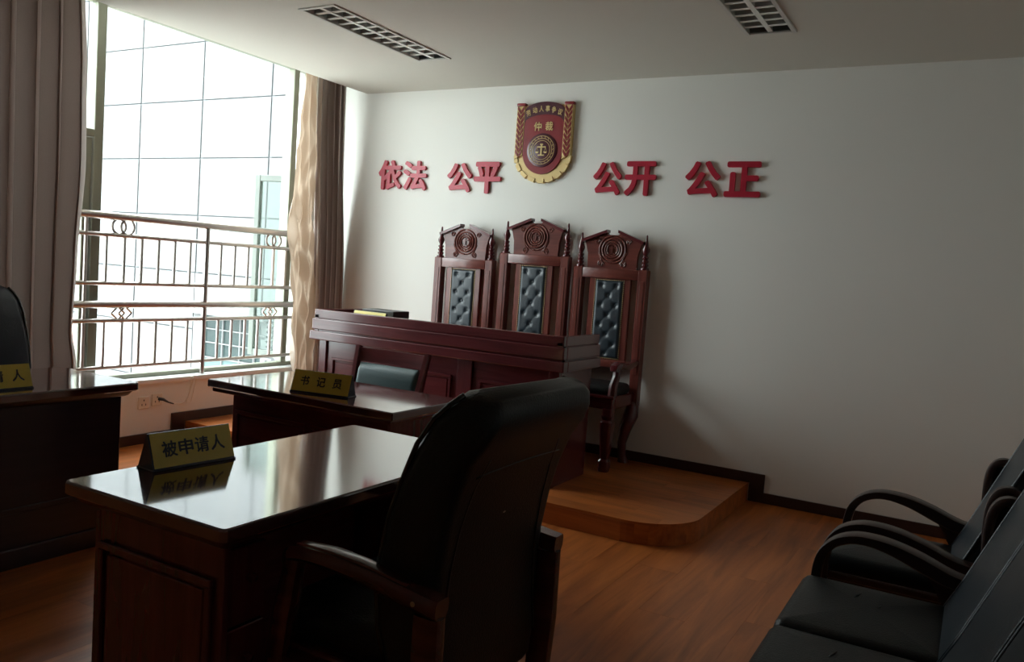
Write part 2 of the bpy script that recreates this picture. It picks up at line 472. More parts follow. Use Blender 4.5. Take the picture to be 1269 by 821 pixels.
# platform: rounded front-right corner, planks running along the back wall, curved riser boards
PX1, PY0 = -1.22, 4.085
rad = 0.34
outline = [(XL + 0.001, YB), (XL + 0.001, PY0)]
arc = [(PX1 - rad + rad * cos(a), PY0 + rad + rad * sin(a)) for a in [(-pi / 2) + (pi / 2) * i / 14 for i in range(15)]]
outline += arc + [(PX1, YB)]
platform = thing('platform', 'low wooden platform with rounded front corner under the high-backed chairs', 'platform', (-3.1, 4.8, 0))
def rel(o, t): o.location = (o.location[0] - t.location[0], o.location[1] - t.location[1], o.location[2] - t.location[2]); return o
ins = [(x_ if x_ < PX1 - rad else x_ - 0.012, y_ + 0.012 if y_ < YB else y_) for x_, y_ in outline]
rel(prism('platform_body', ins, 'Z', 0.0, PLAT_Z - 0.014, 'facade_joint', platform), platform)
y = PY0; k = 0
while y < YB - 0.01:
    y1 = min(y + 0.2, YB); x = XL - 0.5 * ((k * 0.37) % 1)
    while x < PX1:
        xa, xb = max(x, XL + 0.001), min(x + 1.22, PX1)
        if xb > xa + 0.02:
            g = 0.0006
            poly = clip_poly([(xa + g, y + g), (xb - g, y + g), (xb - g, y1 - g), (xa + g, y1 - g)], [(p[0], p[1]) for p in outline])
            if len(poly) > 2:
                cx_, cy_ = (xa + xb) / 2, (y + y1) / 2
                o = prism('plank', [(p[0] - cx_, p[1] - cy_) for p in poly], 'Z', -0.014, 0.0, 'laminate_x', platform)
                o.location = (cx_ + 3.1, cy_ - 4.8, PLAT_Z)
        x += 1.22
    y += 0.2; k += 1
# riser boards
def riser(pts):
    bm = bmesh.new(); n = len(pts)
    for i in range(n - 1):
        a, b_ = Vector((*pts[i], 0)), Vector((*pts[i + 1], 0))
        nrm = Vector(((b_ - a).y, -(b_ - a).x, 0)).normalized() * 0.0
    outer = [Vector((p[0], p[1], 0)) for p in pts]
    rings = []
    for i, p in enumerate(outer):
        t = outer[min(i + 1, n - 1)] - outer[max(i - 1, 0)]; t.normalize(); nn = Vector((-t.y, t.x, 0)) * 0.011
        rings.append([p + Vector((0, 0, 0.001)), p + nn + Vector((0, 0, 0.001)), p + nn + Vector((0, 0, PLAT_Z - 0.0145)), p + Vector((0, 0, PLAT_Z - 0.0145))])
    add_rings(bm, rings)
    return rel(mesh_obj('riser_board', bm, 'laminate_x', platform), platform)
fx = XL + 0.003
while fx < PX1 - rad - 0.02:
    nx = min(fx + 1.22, PX1 - rad); riser([(fx, PY0), (nx - 0.001, PY0)]); fx = nx
for a in range(0, 14, 2): riser([arc[a], arc[a + 1], arc[a + 2]])
riser([(PX1, PY0 + rad), (PX1, YB - 0.016)])

# ------------------------------------------------------------------ window wall
WX = -5.18
win = bpy.data.objects.new('window_1', None); COL.objects.link(win); win['kind'] = 'structure'
win['label'] = 'tall metal framed window behind the steel railing'
def wbox(name, y0, y1, z0, z1, x0=WX - 0.035, x1=WX + 0.035, mat='window_metal', bev=0.004, parent=win):
    return box(name, x0, x1, y0, y1, z0, z1, mat, parent, bev=bev)
ZB, ZT, ZTR = 0.455, 3.0, 2.08
wbox('head_rail', WY0, 5.36, ZT - 0.05, ZT)
wbox('bottom_rail', WY0, 5.36, ZB, ZB + 0.03)
for y0, y1 in ((WY0, WY0 + 0.06), (2.30, 2.36), (3.365, 3.43), (5.125, 5.185), (5.30, 5.36)):
    o = wbox('mullion', y0, y1, ZB + 0.03, ZT - 0.05)
    if y0 in (3.365, 5.125):
        f = wbox('mullion_fin', y0 + 0.008, y1 - 0.008, ZB + 0.05, ZT - 0.055, WX - 0.075, WX - 0.036, parent=o)
for y0, y1 in ((2.36, 3.365), (5.185, 5.30)):
    wbox('transom', y0, y1, ZTR, ZTR + 0.05)
def pane(y0, y1, z0, z1, mat='pane_glass'):
    return box('pane', WX - 0.003, WX + 0.003, y0, y1, z0, z1, mat, win)
pane(WY0 + 0.06, 2.30, ZB + 0.03, ZT - 0.05)
pane(2.36, 3.365, ZTR + 0.05, ZT - 0.05)
pane(3.43, 5.125, ZB + 0.03, ZT - 0.05)
pane(5.185, 5.30, ZTR + 0.05, ZT - 0.05)
# closed casement on the left, open casement swung out on the right
def sash(name, y0, y1, z0, z1, m4=None, glass='pane_glass'):
    bm = bmesh.new(); w = 0.055
    for a in ((y0, y0 + w, z0, z1), (y1 - w, y1, z0, z1), (y0 + w, y1 - w, z0, z0 + w), (y0 + w, y1 - w, z1 - w, z1)):
        add_box(bm, -0.022, 0.022, a[0], a[1], a[2], a[3], 0.004)
    o = mesh_obj(name, bm, 'sash_metal' if glass == 'pane_green' else 'window_metal', win)
    g = box('pane', -0.003, 0.003, y0 + w, y1 - w, z0 + w, z1 - w, glass, o)
    return o
s = sash('casement', 2.365, 3.36, ZB + 0.05, ZTR - 0.005); s.location = (WX, 0, 0)
sash2 = sash('casement', 0.0, 0.36, ZB + 0.05, ZTR - 0.005, glass='pane_green')
sash2.location = (WX - 0.03, 5.20, 0); sash2.rotation_euler = (0, 0, radians(97))
hb = box('window_handle', 0.022, 0.05, 0.012, 0.034, 1.2, 1.34, 'window_metal', sash2, bev=0.004)

# steel railing in front of the window
rail = thing('steel_railing', 'two-tier polished steel safety railing across the window', 'railing', (-5.10, 4.2, 0.455))
RX = 0.0
def rtube(name, y0, z0, y1, z1, r, n=10):
    bm = bmesh.new(); add_tube(bm, [(0, y0 - 4.2, z0 - 0.455), (0, y1 - 4.2, z1 - 0.455)], r, n)
    return mesh_obj(name, bm, 'steel', rail, smooth=True)
RY0, RY1 = 2.35, 5.42
for z, r in ((1.576, 0.027), (1.45, 0.015), (1.124, 0.015), (0.981, 0.026), (0.872, 0.015), (0.552, 0.0145)):
    rtube('rail_bar', RY0, z, RY1, z, r)
for yp in (2.62, 4.265):
    rtube('post', yp, 0.455, yp, 1.555, 0.019)
rtube('post', 3.30, 0.56, 3.30, 1.555, 0.011); rtube('post', 5.40, 0.455, 5.40, 1.555, 0.019)
bys = [3.445 + 0.1345 * i for i in range(6)] + [4.40 + 0.135 * i for i in range(7)] + [2.76 + 0.135 * i for i in range(4)]
for yb_ in bys:
    rtube('baluster', yb_, 1.124, yb_, 1.45, 0.0105, 8)
    rtube('baluster', yb_, 0.552, yb_, 0.872, 0.0105, 8)
def ring_orn(yc, zc, r):
    bm = bmesh.new()
    add_tube(bm, [(0, yc - 4.2 + r * cos(a), zc - 0.455 + r * sin(a)) for a in [2 * pi * i / 24 for i in range(24)]], 0.008, 6, closed=True)
    mesh_obj('ring_ornament', bm, 'steel', rail, smooth=True)
for yc in (3.535, 3.60, 4.905, 4.965): ring_orn(yc, 1.510, 0.050)
def dia_orn(yc, zc, r):
    bm = bmesh.new()
    P = [(0, yc - 4.2 + r * 1.15, zc - .455), (0, yc - 4.2, zc - .455 + r), (0, yc - 4.2 - r * 1.15, zc - .455), (0, yc - 4.2, zc - .455 - r)]
    for i in range(4): add_tube(bm, [P[i], P[(i + 1) % 4]], 0.0075, 6)
    mesh_obj('diamond_ornament', bm, 'steel', rail)
for yc in (3.545, 3.60, 4.90, 4.955): dia_orn(yc, 0.922, 0.044)

# ------------------------------------------------------------------ curtains
def curtain(name, fn, ny, nz, mat, parent, th=0.004):
    bm = bmesh.new()
    V = [[bm.verts.new(fn(i / ny, j / nz)) for i in range(ny + 1)] for j in range(nz + 1)]
    for j in range(nz):
        for i in range(ny): bm.faces.new((V[j][i], V[j][i + 1], V[j + 1][i + 1], V[j + 1][i]))
    o = mesh_obj(name, bm, mat, parent, smooth='all')
    return o
def lerp(a, b_, t): return a + (b_ - a) * t
def prof(tbl, v):
    for (a, x0), (b_, x1) in zip(tbl, tbl[1:]):
        if v <= b_: 
            t = (v - a) / (b_ - a) if b_ > a else 0
            t = t * t * (3 - 2 * t); return lerp(x0, x1, t)
    return tbl[-1][1]
cr_ = thing('curtain', 'beige satin curtain hanging at the right end of the window', 'curtain', (-4.82, 5.1, 0.06), group=None)
ZCT = 2.962
def crumple(a, b_):
    return abs(sin(a * 5 + 2.1 * sin(b_ * 2.3))) * abs(sin(b_ * 3.1 + 1.7 * sin(a * 3.7 + b_))) * 1.4 + 0.4 * sin(a * 9 - b_ * 7)
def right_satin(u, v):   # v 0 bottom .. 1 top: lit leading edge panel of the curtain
    z = lerp(0.14, ZCT, v)
    y0 = prof([(0, 5.03), (0.2, 4.90), (0.45, 4.865), (0.7, 4.875), (1, 4.93)], v)
    y1 = prof([(0, 5.16), (0.3, 5.17), (0.6, 5.10), (1, 5.06)], v)
    yy = lerp(y0, y1, u)
    amp = 0.035 * (0.5 + 0.5 * (1 - v))
    xx = -4.855 + amp * sin(u * 2.2 * 2 * pi + 1.3 * sin(v * 9)) + crumple(u * 2.2, v * 5.5) * 0.045 * (1.15 - v)
    return (xx + 4.82, yy - 5.1, z - 0.06)
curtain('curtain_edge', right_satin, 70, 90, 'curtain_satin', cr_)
def right_folds(u, v):
    z = lerp(0.14, ZCT, v)
    y0 = prof([(0, 5.13), (1, 5.05)], v); y1 = prof([(0, 5.45), (0.35, 5.44), (1, 5.33)], v)
    yy = lerp(y0, y1, u)
    n = 4.5
    xx = -4.80 + 0.045 * sin(u * n * 2 * pi + 0.4 * sin(v * 5)) + 0.012 * sin(u * 23 + v * 3)
    yy += 0.018 * sin(u * n * 4 * pi + 0.8)
    return (xx + 4.82, min(yy, 5.465) - 5.1, z - 0.06)
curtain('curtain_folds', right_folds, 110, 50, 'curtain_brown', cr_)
cl_ = thing('curtain', 'wide greyish brown curtain at the left edge, drawn back over the window', 'curtain', (-4.80, 2.4, 0.06))
def left_c(u, v):
    z = lerp(0.06, ZCT, v)
    y0 = 1.22; y1 = prof([(0, 3.08), (0.2, 3.07), (0.27, 3.035), (0.42, 3.055), (0.62, 3.09), (0.8, 3.075), (1, 3.04)], v)
    s = 1 - (1 - u) ** 1.0
    yy = lerp(y0, 3.05, s) + (y1 - 3.05) * s ** 14
    w = s * 13.5 + 0.10 * sin(v * 2.1 + s * 7)
    xx = -4.79 + (0.066 + 0.022 * sin(s * 17)) * sin(w * 2 * pi) + 0.016 * sin(s * 73 + v * 1.5) + 0.01 * sin(s * 31)
    yy += 0.022 * sin(w * 4 * pi + 0.6)
    return (xx + 4.80, yy - 2.4, z - 0.06)
curtain('curtain_folds', left_c, 300, 44, 'curtain_brown', cl_)
# curtain track up in the recess
t = box('curtain_track', -4.835, -4.80, 1.2, 5.46, 2.965, 3.0, 'lamp_frame', None)
tag(t, 'curtain track in the ceiling recess above both curtains', 'curtain track')

# ------------------------------------------------------------------ recessed louvre lamps
def louvre_lamp(lx, ly, label):
    t = thing('ceiling_light', label, 'ceiling light', (lx, ly, ZC), group='recessed louvre lights')
    hw, hl = LW / 2, LL / 2
    bm = bmesh.new()
    f = 0.018
    for a in ((-hw - 0.006, -hw + f, -hl - 0.006, hl + 0.006), (hw - f, hw + 0.006, -hl - 0.006, hl + 0.006), (-hw + f, hw - f, -hl - 0.006, -hl + f), (-hw + f, hw - f, hl - f, hl + 0.006)):
        add_box(bm, a[0], a[1], a[2], a[3], -0.007, 0.004, 0.002)
    mesh_obj('frame', bm, 'lamp_frame', t)
    bm = bmesh.new()
    add_box(bm, -hw + 0.001, hw - 0.001, -hl + 0.001, hl - 0.001, 0.088, 0.092)
    for a in ((-hw + 0.001, -hw + 0.004, -hl + 0.001, hl - 0.001), (hw - 0.004, hw - 0.001, -hl + 0.001, hl - 0.001), (-hw, hw, -hl + 0.001, -hl + 0.004), (-hw, hw, hl - 0.004, hl - 0.001)):
        add_box(bm, a[0], a[1], a[2], a[3], 0.004, 0.088)
    mesh_obj('housing', bm, 'louvre_dark', t)
    for sx in (-1, 1):
        bm = bmesh.new(); add_tube(bm, [(sx * 0.06, -hl + 0.04, 0.062), (sx * 0.06, hl - 0.04, 0.062)], 0.010, 8)
        mesh_obj('lamp_tube', bm, 'lamp_frame', t, smooth=True)
    prism('divider', [(-0.014, 0.002), (0.014, 0.002), (0.005, 0.045), (-0.005, 0.045)], 'Y', -hl + f, hl - f, 'louvre', t)
    for sx in (-1, 1):
        prism('side_reflector', [(sx * (hw - f), 0.002), (sx * (hw - 0.005), 0.002), (sx * (hw - 0.005), 0.05), (sx * (hw - 0.009), 0.05)], 'Y', -hl + f, hl - f, 'louvre', t)
    n = 11; first = None
    for i in range(1, n):
        yy = -hl + f + (LL - 2 * f) * i / n
        if first is None:
            bm = bmesh.new()
            for s0, s1 in ((-hw + f, -0.012), (0.012, hw - f)):
                add_prism(bm, [(-0.014, 0.004), (0.014, 0.004), (0.002, 0.050), (-0.002, 0.050)], 'X', s0, s1)
            o = mesh_obj('louvre_blade', bm, 'louvre', t); first = o
        else:
            o = bpy.data.objects.new('louvre_blade', first.data); COL.objects.link(o); o.parent = t
        o.location = (0, yy, 0)
    return t
louvre_lamp(*lamps[0], 'recessed louvre ceiling light, fully in view nearer the window')
louvre_lamp(*lamps[1], 'recessed louvre ceiling light cut off by the top edge of the photo')

# ------------------------------------------------------------------ letters on the back wall
LET = [('依', -4.473, -4.236, 2.000, 2.243, 'red wall character at the far left, first of the eight'),
       ('法', -4.216, -3.984, 1.998, 2.236, 'red wall character second from the left, closed up to the first'),
       ('公', -3.779, -3.550, 1.990, 2.218, 'red wall character third from the left, the leftmost of the three alike ones'),
       ('平', -3.528, -3.286, 1.982, 2.226, 'red wall character just left of the shield emblem, with two long crossbars'),
       ('公', -2.510, -2.290, 1.988, 2.222, 'red wall character just right of the shield emblem'),
       ('开', -2.265, -2.035, 1.986, 2.226, 'red wall character shaped like a gate, second right of the shield emblem'),
       ('公', -1.828, -1.587, 1.986, 2.226, 'red wall character second from the right, next to the final one'),
       ('正', -1.555, -1.317, 1.990, 2.222, 'red wall character at the far right, last of the eight')]
for ch, x0, x1, z0, z1, lab in LET:
    o = text_mesh('wall_character', ch, 'red_letter', None, offset=0.022, extrude=0.05)
    bake(o, Matrix.Diagonal((x1 - x0, z1 - z0, 0.022, 1)))
    o.matrix_world = axes(((x0 + x1) / 2, YB, (z0 + z1) / 2), (1, 0, 0), (0, 0, 1), (0, -1, 0))
    tag(o, lab, 'wall character', 'red characters on the back wall')

# ------------------------------------------------------------------ shield emblem
emb = thing('shield_emblem', 'red and gold shield emblem with scales, hung high on the back wall', 'emblem', (-2.935, YB, 2.365))
EW, EH = 0.235, 0.292     # half sizes
def E(u, v): return (u * EW, v * EH)
base = []
for i in range(0, 33):
    a = pi + pi * i / 32
    base.append((EW * cos(a), -EH * 0.30 + (EH * 0.70) * sin(a)))
pol = [(-EW, EH * 0.94)] + [(-EW, 0)] + base[1:-1] + [(EW, 0), (EW, EH * 0.94)]
prism('backing', pol, 'Y', -0.022, 0.0, 'gold', emb)
# gear teeth
bm = bmesh.new()
for i in range(9):
    a = pi + pi * (i + 0.5) / 9
    if -0.999 < cos(a) < 0.999:
        cx_, cz_ = EW * 0.955 * cos(a), -EH * 0.30 + EH * 0.70 * 0.955 * sin(a)
        tdir = Vector((-sin(a), 0, cos(a))); ndir = Vector((cos(a), 0, sin(a)))
        q = []
        for su, sn in ((-0.027, -0.014), (0.027, -0.014), (0.026, 0.016), (-0.026, 0.016)):
            p_ = Vector((cx_, 0, cz_)) + tdir * su + ndir * sn; q.append((p_.x, p_.z))
        add_prism(bm, q, 'Y', -0.030, 0.0)
mesh_obj('gear_tooth', bm, 'gold', emb)
# red field with arched top and rounded bottom
rf = []
for i in range(25):
    a = pi + pi * i / 24; rf.append((EW * 0.70 * cos(a), -EH * 0.24 + EH * 0.56 * sin(a)))
top = [(EW * 0.70 * cos(a), EH * 0.80 + EH * 0.22 * sin(a)) for a in [pi * i / 14 for i in range(15)]]
prism('red_field', rf + top, 'Y', -0.034, -0.022, 'emblem_red', emb)
arch = [(EW * 0.69 * cos(a), EH * 0.795 + EH * 0.22 * sin(a)) for a in [pi * i / 14 for i in range(15)]]
arch2 = [(EW * 0.69 * cos(a), EH * 0.50 + EH * 0.20 * sin(a)) for a in [pi - pi * i / 14 for i in range(15)]]
prism('title_arch', arch + arch2, 'Y', -0.037, -0.034, 'emblem_dark', emb)
# wheat pillars either side
for sx in (-1, 1):
    x0_, x1_ = sx * EW * 0.71, sx * EW * 0.99
    lo, hi = min(x0_, x1_), max(x0_, x1_)
    pz0 = -EH * 0.42
    pil = prism('side_pillar', [(lo, pz0), (hi, pz0 + 0.03 if sx > 0 else pz0 + 0.03), (hi, EH * 0.93), (lo, EH * 0.93)], 'Y', -0.036, -0.022, 'gold_flat', emb)
    cap_ = box('pillar_cap', lo - 0.004, hi + 0.004, -0.042, -0.0, EH * 0.92, EH * 1.0, 'emblem_red', emb, bev=0.005, seg=2)
    cxp = (lo + hi) / 2; w_ = (hi - lo) / 2
    bm = bmesh.new()
    for k in range(9):
        zz = EH * 0.84 - k * EH * 0.138
        for s2 in (-1, 1):
            q = [(cxp + s2 * 0.003, zz - 0.034), (cxp + s2 * w_ * 0.86, zz + 0.004), (cxp + s2 * w_ * 0.80, zz + 0.026), (cxp + s2 * 0.003, zz - 0.006)]
            add_prism(bm, q, 'Y', -0.040, -0.036)
    mesh_obj('leaf_sprig', bm, 'emblem_red', emb)
# medallion
mc = (0.0, -0.058)
bm = bmesh.new(); add_lathe(bm, [(0.124, 0.0), (0.124, -0.006), (0.116, -0.009), (0.0005, -0.009)], 36, (mc[0], -0.034, mc[1]), 'Y')
mesh_obj('medallion', bm, 'emblem_dark', emb, smooth=True)
bm = bmesh.new()
for r in (0.104, 0.086, 0.070):
    add_tube(bm, [(mc[0] + r * cos(a), -0.044, mc[1] + r * sin(a)) for a in [2 * pi * i / 36 for i in range(36)]], 0.0021, 5, closed=True)
for i in range(20):
    a = 2 * pi * i / 20
    add_tube(bm, [(mc[0] + 0.089 * cos(a), -0.044, mc[1] + 0.089 * sin(a)), (mc[0] + 0.101 * cos(a + .1), -0.044, mc[1] + 0.101 * sin(a + .1))], 0.0016, 4)
mesh_obj('medallion_rings', bm, 'gold', emb)
bm = bmesh.new()
def eb(x0, x1, z0, z1): add_box(bm, mc[0] + x0, mc[0] + x1, -0.048, -0.043, mc[1] + z0, mc[1] + z1)
eb(-0.006, 0.006, -0.034, 0.040); eb(-0.026, 0.026, -0.042, -0.034); eb(-0.036, 0.036, 0.018, 0.026); eb(-0.011, 0.011, 0.036, 0.046)
for s in (-1, 1):
    add_tube(bm, [(mc[0] + s * 0.034, -0.045, mc[1] + 0.02), (mc[0] + s * 0.045, -0.045, mc[1] - 0.012)], 0.0016, 4)
    add_tube(bm, [(mc[0] + s * 0.034, -0.045, mc[1] + 0.02), (mc[0] + s * 0.022, -0.045, mc[1] - 0.012)], 0.0016, 4)
    add_prism(bm, [(mc[0] + s * 0.034 + 0.014 * cos(a), mc[1] - 0.012 + 0.012 * sin(a)) for a in [pi + pi * i / 8 for i in range(9)]], 'Y', -0.048, -0.043)
mesh_obj('scales_symbol', bm, 'gold_flat', emb)
for i, ch in enumerate('仲裁'):
    o = text_mesh('gold_character', ch, 'gold_flat', emb, offset=0.006, extrude=0.05)
    bake(o, Matrix.Diagonal((0.062, 0.066, 0.006, 1)))
    o.matrix_local = axes((-0.048 + 0.096 * i, -0.034, EH * 0.40), (1, 0, 0), (0, 0, 1), (0, -1, 0))
for i, ch in enumerate('劳动人事争议'):
    t_ = (i - 2.5) / 2.5; a = -t_ * 0.30
    o = text_mesh('gold_character', ch, 'gold_flat', emb, offset=0.004, extrude=0.05)
    bake(o, Matrix.Diagonal((0.036, 0.044, 0.005, 1)))
    o.matrix_local = axes((t_ * 0.132, -0.037, EH * (0.845 - 0.10 * t_ * t_)), (cos(a), 0, sin(a)), (-sin(a), 0, cos(a)), (0, -1, 0))

# ------------------------------------------------------------------ high-backed carved chairs
def tufted(x0, x1, z0, z1, y, sgn=-1):
    nx, nz = 28, 76
    bm = bmesh.new(); btn = []
    rows = 8; w = x1 - x0; h = z1 - z0
    for r in range(rows):
        zz = z1 - h * (r + 0.55) / rows
        if r % 2 == 0: btn += [(x0 + w * 0.24, zz), (x0 + w * 0.76, zz)]
        else: btn += [(x0 + w * 0.5, zz)]
    V = []
    for j in range(nz + 1):
        row = []
        for i in range(nx + 1):
            X = x0 + w * i / nx; Z = z0 + h * j / nz
            e = min(i, nx - i) / nx * w; e2 = min(j, nz - j) / nz * h
            edge = min(1, min(e, e2) / 0.022); d = 0.022 * math.sqrt(max(0, 1 - (1 - edge) ** 2))
            for bx_, bz_ in btn:
                r2 = (X - bx_) ** 2 + (Z - bz_) ** 2
                d -= 0.012 * math.exp(-r2 / (0.017 ** 2))
            # diagonal creases between neighbouring buttons
            for (ax_, az_) in btn:
                for (cx_, cz_) in btn:
                    if abs(abs(az_ - cz_) - h / rows) < 0.01 and az_ > cz_:
                        dx, dz = cx_ - ax_, cz_ - az_; L2 = dx * dx + dz * dz
                        t = ((X - ax_) * dx + (Z - az_) * dz) / L2
                        if 0 <= t <= 1:
                            q = ((X - ax_ - t * dx) ** 2 + (Z - az_ - t * dz) ** 2)
                            d -= 0.0018 * math.exp(-q / (0.006 ** 2))
            row.append(bm.verts.new((X, y + sgn * max(0.001, d), Z)))
        V.append(row)
    for j in range(nz):
        for i in range(nx): bm.faces.new((V[j][i], V[j][i + 1], V[j + 1][i + 1], V[j + 1][i]))
    # closing back
    back = [bm.verts.new((x0, y, z0)), bm.verts.new((x1, y, z0)), bm.verts.new((x1, y, z1)), bm.verts.new((x0, y, z1))]
    bm.faces.new(back)
    return bm, btn
def throne(loc, label, H=0.0, rotz=0.0, W=0.255):
    """origin: floor point midway between rear posts; front is -y. H extra height"""
    t = thing('high_backed_chair', label, 'chair', loc, rotz, 'carved high-backed chairs behind the judges bench')
    zt = 1.35 + H          # flat top of posts above platform
    wd, wx = 'throne_wood', 'throne_wood_x'
    pwid = 0.034
    for s in (-1, 1):
        bm = bmesh.new()
        add_box(bm, s * W - pwid, s * W + pwid, -0.035, 0.03, 0.40, zt, 0.005)
        add_box(bm, s * W - pwid * .45, s * W + pwid * .45, -0.039, -0.034, 0.62, zt - 0.08, 0.002)
        post = mesh_obj('back_post', bm, wd, t)
        bm = bmesh.new()
        prof_ = [(0.030, 0), (0.030, 0.012), (0.018, 0.018), (0.024, 0.030), (0.024, 0.038), (0.016, 0.044), (0.023, 0.056), (0.023, 0.064), (0.015, 0.071), (0.022, 0.083), (0.022, 0.090), (0.013, 0.098), (0.015, 0.105), (0.025, 0.128), (0.026, 0.140), (0.016, 0.166), (0.010, 0.200), (0.007, 0.235), (0.001, 0.243)]
        add_lathe(bm, prof_, 12, (s * W, -0.003, zt))
        mesh_obj('finial', bm, 'mahogany_z', post, smooth=True)
        # rear leg curving out under the seat
        bm = bmesh.new()
        pts = [(s * W, 0, 0.44), (s * (W - .005), -0.02, 0.34), (s * (W - 0.03), -0.05, 0.24), (s * (W - 0.045), -0.055, 0.14), (s * (W - 0.04), -0.045, 0.06), (s * (W - 0.035), -0.03, 0.02), (s * (W - 0.035), -0.03, 0.001), (s * (W - 0.035), -0.03, 0.0)]
        add_tube(bm, pts, [0.036, 0.052, 0.044, 0.032, 0.029, 0.037, 0.038, 0.036], 10)
        mesh_obj('leg', bm, 'mahogany_z', t, smooth=True)
    # top rail, broken pediment crest with raised carving
    box('top_rail', -W + pwid, W - pwid, -0.032, 0.02, zt - 0.075, zt - 0.003, wx, t, bev=0.006, seg=2)
    cw = 0.185
    z0 = zt - 0.003
    crest = [(-cw, z0), (cw, z0), (cw + 0.004, z0 + 0.10), (cw + 0.022, z0 + 0.165), (cw + 0.03, z0 + 0.185), (0.05, z0 + 0.252), (0.04, z0 + 0.235), (-0.04, z0 + 0.235), (-0.05, z0 + 0.252), (-cw - 0.03, z0 + 0.185), (-cw - 0.022, z0 + 0.165), (-cw - 0.004, z0 + 0.10)]
    cr = prism('crest_panel', crest, 'Y', -0.012, 0.016, wx, t)
    for s in (-1, 1):
        bm = bmesh.new()
        q = [(s * 0.042, z0 + 0.250), (s * 0.042, z0 + 0.270), (s * (cw + 0.05), z0 + 0.196), (s * (cw + 0.046), z0 + 0.176)]
        add_prism(bm, q, 'Y', -0.04, 0.024)
        mesh_obj('cornice', bm, 'mahogany', cr)
    bm = bmesh.new(); cz = z0 + 0.132
    for r, rr in ((0.075, 0.006), (0.056, 0.004), (0.040, 0.004)):
        add_tube(bm, [(r * cos(a), -0.017, cz + r * sin(a)) for a in [2 * pi * i / 26 for i in range(26)]], rr * 1.25, 6, closed=True)
    add_box(bm, -0.004, 0.004, -0.022, -0.012, cz - 0.028, cz + 0.028); add_box(bm, -0.024, 0.024, -0.022, -0.012, cz + 0.010, cz + 0.017)
    add_box(bm, -0.018, 0.018, -0.022, -0.012, cz - 0.030, cz - 0.023)
    for i in range(16):
        a = 2 * pi * i / 16
        add_tube(bm, [(0.060 * cos(a), -0.014, cz + 0.060 * sin(a)), (0.072 * cos(a + .12), -0.014, cz + 0.072 * sin(a + .12))], 0.004, 5)
    for s in (-1, 1):   # scrolls beside and below the medallion
        pts = []
        for i in range(22):
            f = i / 21
            a = pi / 2 + f * pi * 0.92
            pts.append((s * (0.098 * -cos(a) if False else 0.098 * sin(f * pi * .95 + .12)), -0.014, cz + 0.095 * cos(f * pi * .95 + .12)))
        pts += [(s * 0.045, -0.014, z0 + 0.030), (s * 0.10, -0.014, z0 + 0.012)][:0]
        add_tube(bm, pts, 0.007, 6)
        sp = []
        for i in range(22):
            f = i / 21; a = s * (f * 3.6 * pi / 2) ; r = 0.024 * (1 - f * .8)
            sp.append((s * 0.085 + s * (-r * cos(f * 3.4 * pi)), -0.014, z0 + 0.030 + r * sin(f * 3.4 * pi)))
        add_tube(bm, sp, 0.005, 6)
        add_tube(bm, [(s * 0.105, -0.014, cz - 0.02), (s * 0.075, -0.014, cz - 0.085), (s * 0.064, -0.014, z0 + 0.032)], 0.0055, 6)
        sp = []
        for i in range(18):
            f = i / 17; r = 0.020 * (1 - f * .8)
            sp.append((s * 0.118 + r * cos(f * 3 * pi), -0.014, cz + 0.055 + r * sin(f * 3 * pi)))
        add_tube(bm, sp, 0.0045, 6)
    mesh_obj('relief_carving', bm, 'throne_wood_x', cr, smooth=True)
    # centre splat with tufted pad
    sw, pw_ = 0.155, 0.108
    zb = 0.70
    bm = bmesh.new()
    for s in (-1, 1): add_box(bm, min(s * pw_, s * sw), max(s * pw_, s * sw), -0.016, 0.014, zb, zt - 0.072, 0.003)
    add_box(bm, -pw_, pw_, -0.006, 0.012, zb, zt - 0.075)
    mesh_obj('back_splat', bm, wd, t)
    zp0, zp1 = zb + 0.012, zt - 0.085
    bm, btn = tufted(-pw_, pw_, zp0, zp1, -0.006)
    pad = mesh_obj('tufted_pad', bm, 'leather_tufted', t, smooth='all')
    bm = bmesh.new()
    for bx_, bz_ in btn: add_lathe(bm, [(0.009, 0), (0.008, -0.004), (0.001, -0.006)], 8, (bx_, -0.013, bz_), 'Y')
    mesh_obj('buttons', bm, 'button', pad, smooth=True)['kind'] = 'stuff'
    bm = bmesh.new(); P = [(-pw_, zp0), (pw_, zp0), (pw_, zp1), (-pw_, zp1)]
    for i in range(4):
        a, b_ = P[i], P[(i + 1) % 4]; L = math.hypot(b_[0] - a[0], b_[1] - a[1]); n = int(L / 0.014)
        for k in range(n):
            f = k / n; add_lathe(bm, [(0.0045, 0), (0.0035, -0.004), (0.0005, -0.005)], 6, (a[0] + (b_[0] - a[0]) * f, -0.016, a[1] + (b_[1] - a[1]) * f), 'Y')
    mesh_obj('nail_trim', bm, 'brass_nail', pad)['kind'] = 'stuff'
    # lower back rail with turned rings
    box('lower_rail', -W + pwid, W - pwid, -0.03, 0.012, zb - 0.05, zb + 0.004, wx, t, bev=0.006, seg=2)
    bm = bmesh.new()
    for k in range(4): add_lathe(bm, [(0.018, -0.006), (0.029, 0), (0.018, 0.006)], 12, (0.06 + 0.018 * k, -0.01, zb - 0.024), 'X')
    mesh_obj('turned_ring', bm, wx, t, smooth=True)
    # seat
    D = 0.42; fw = W + 0.01
    bm = bmesh.new()
    add_box(bm, -fw, fw, -D, -D + 0.05, 0.415, 0.50, 0.012, 2); add_box(bm, -fw, -fw + 0.05, -D + 0.05, 0.0, 0.415, 0.50, 0.008)
    add_box(bm, fw - 0.05, fw, -D + 0.05, 0.0, 0.415, 0.50, 0.008); add_box(bm, -fw + .05, fw - .05, -0.05, 0.0, 0.415, 0.50, 0.008)
    add_box(bm, -fw - 0.012, fw + 0.012, -D - 0.012, -D + 0.03, 0.485, 0.51, 0.008, 2)
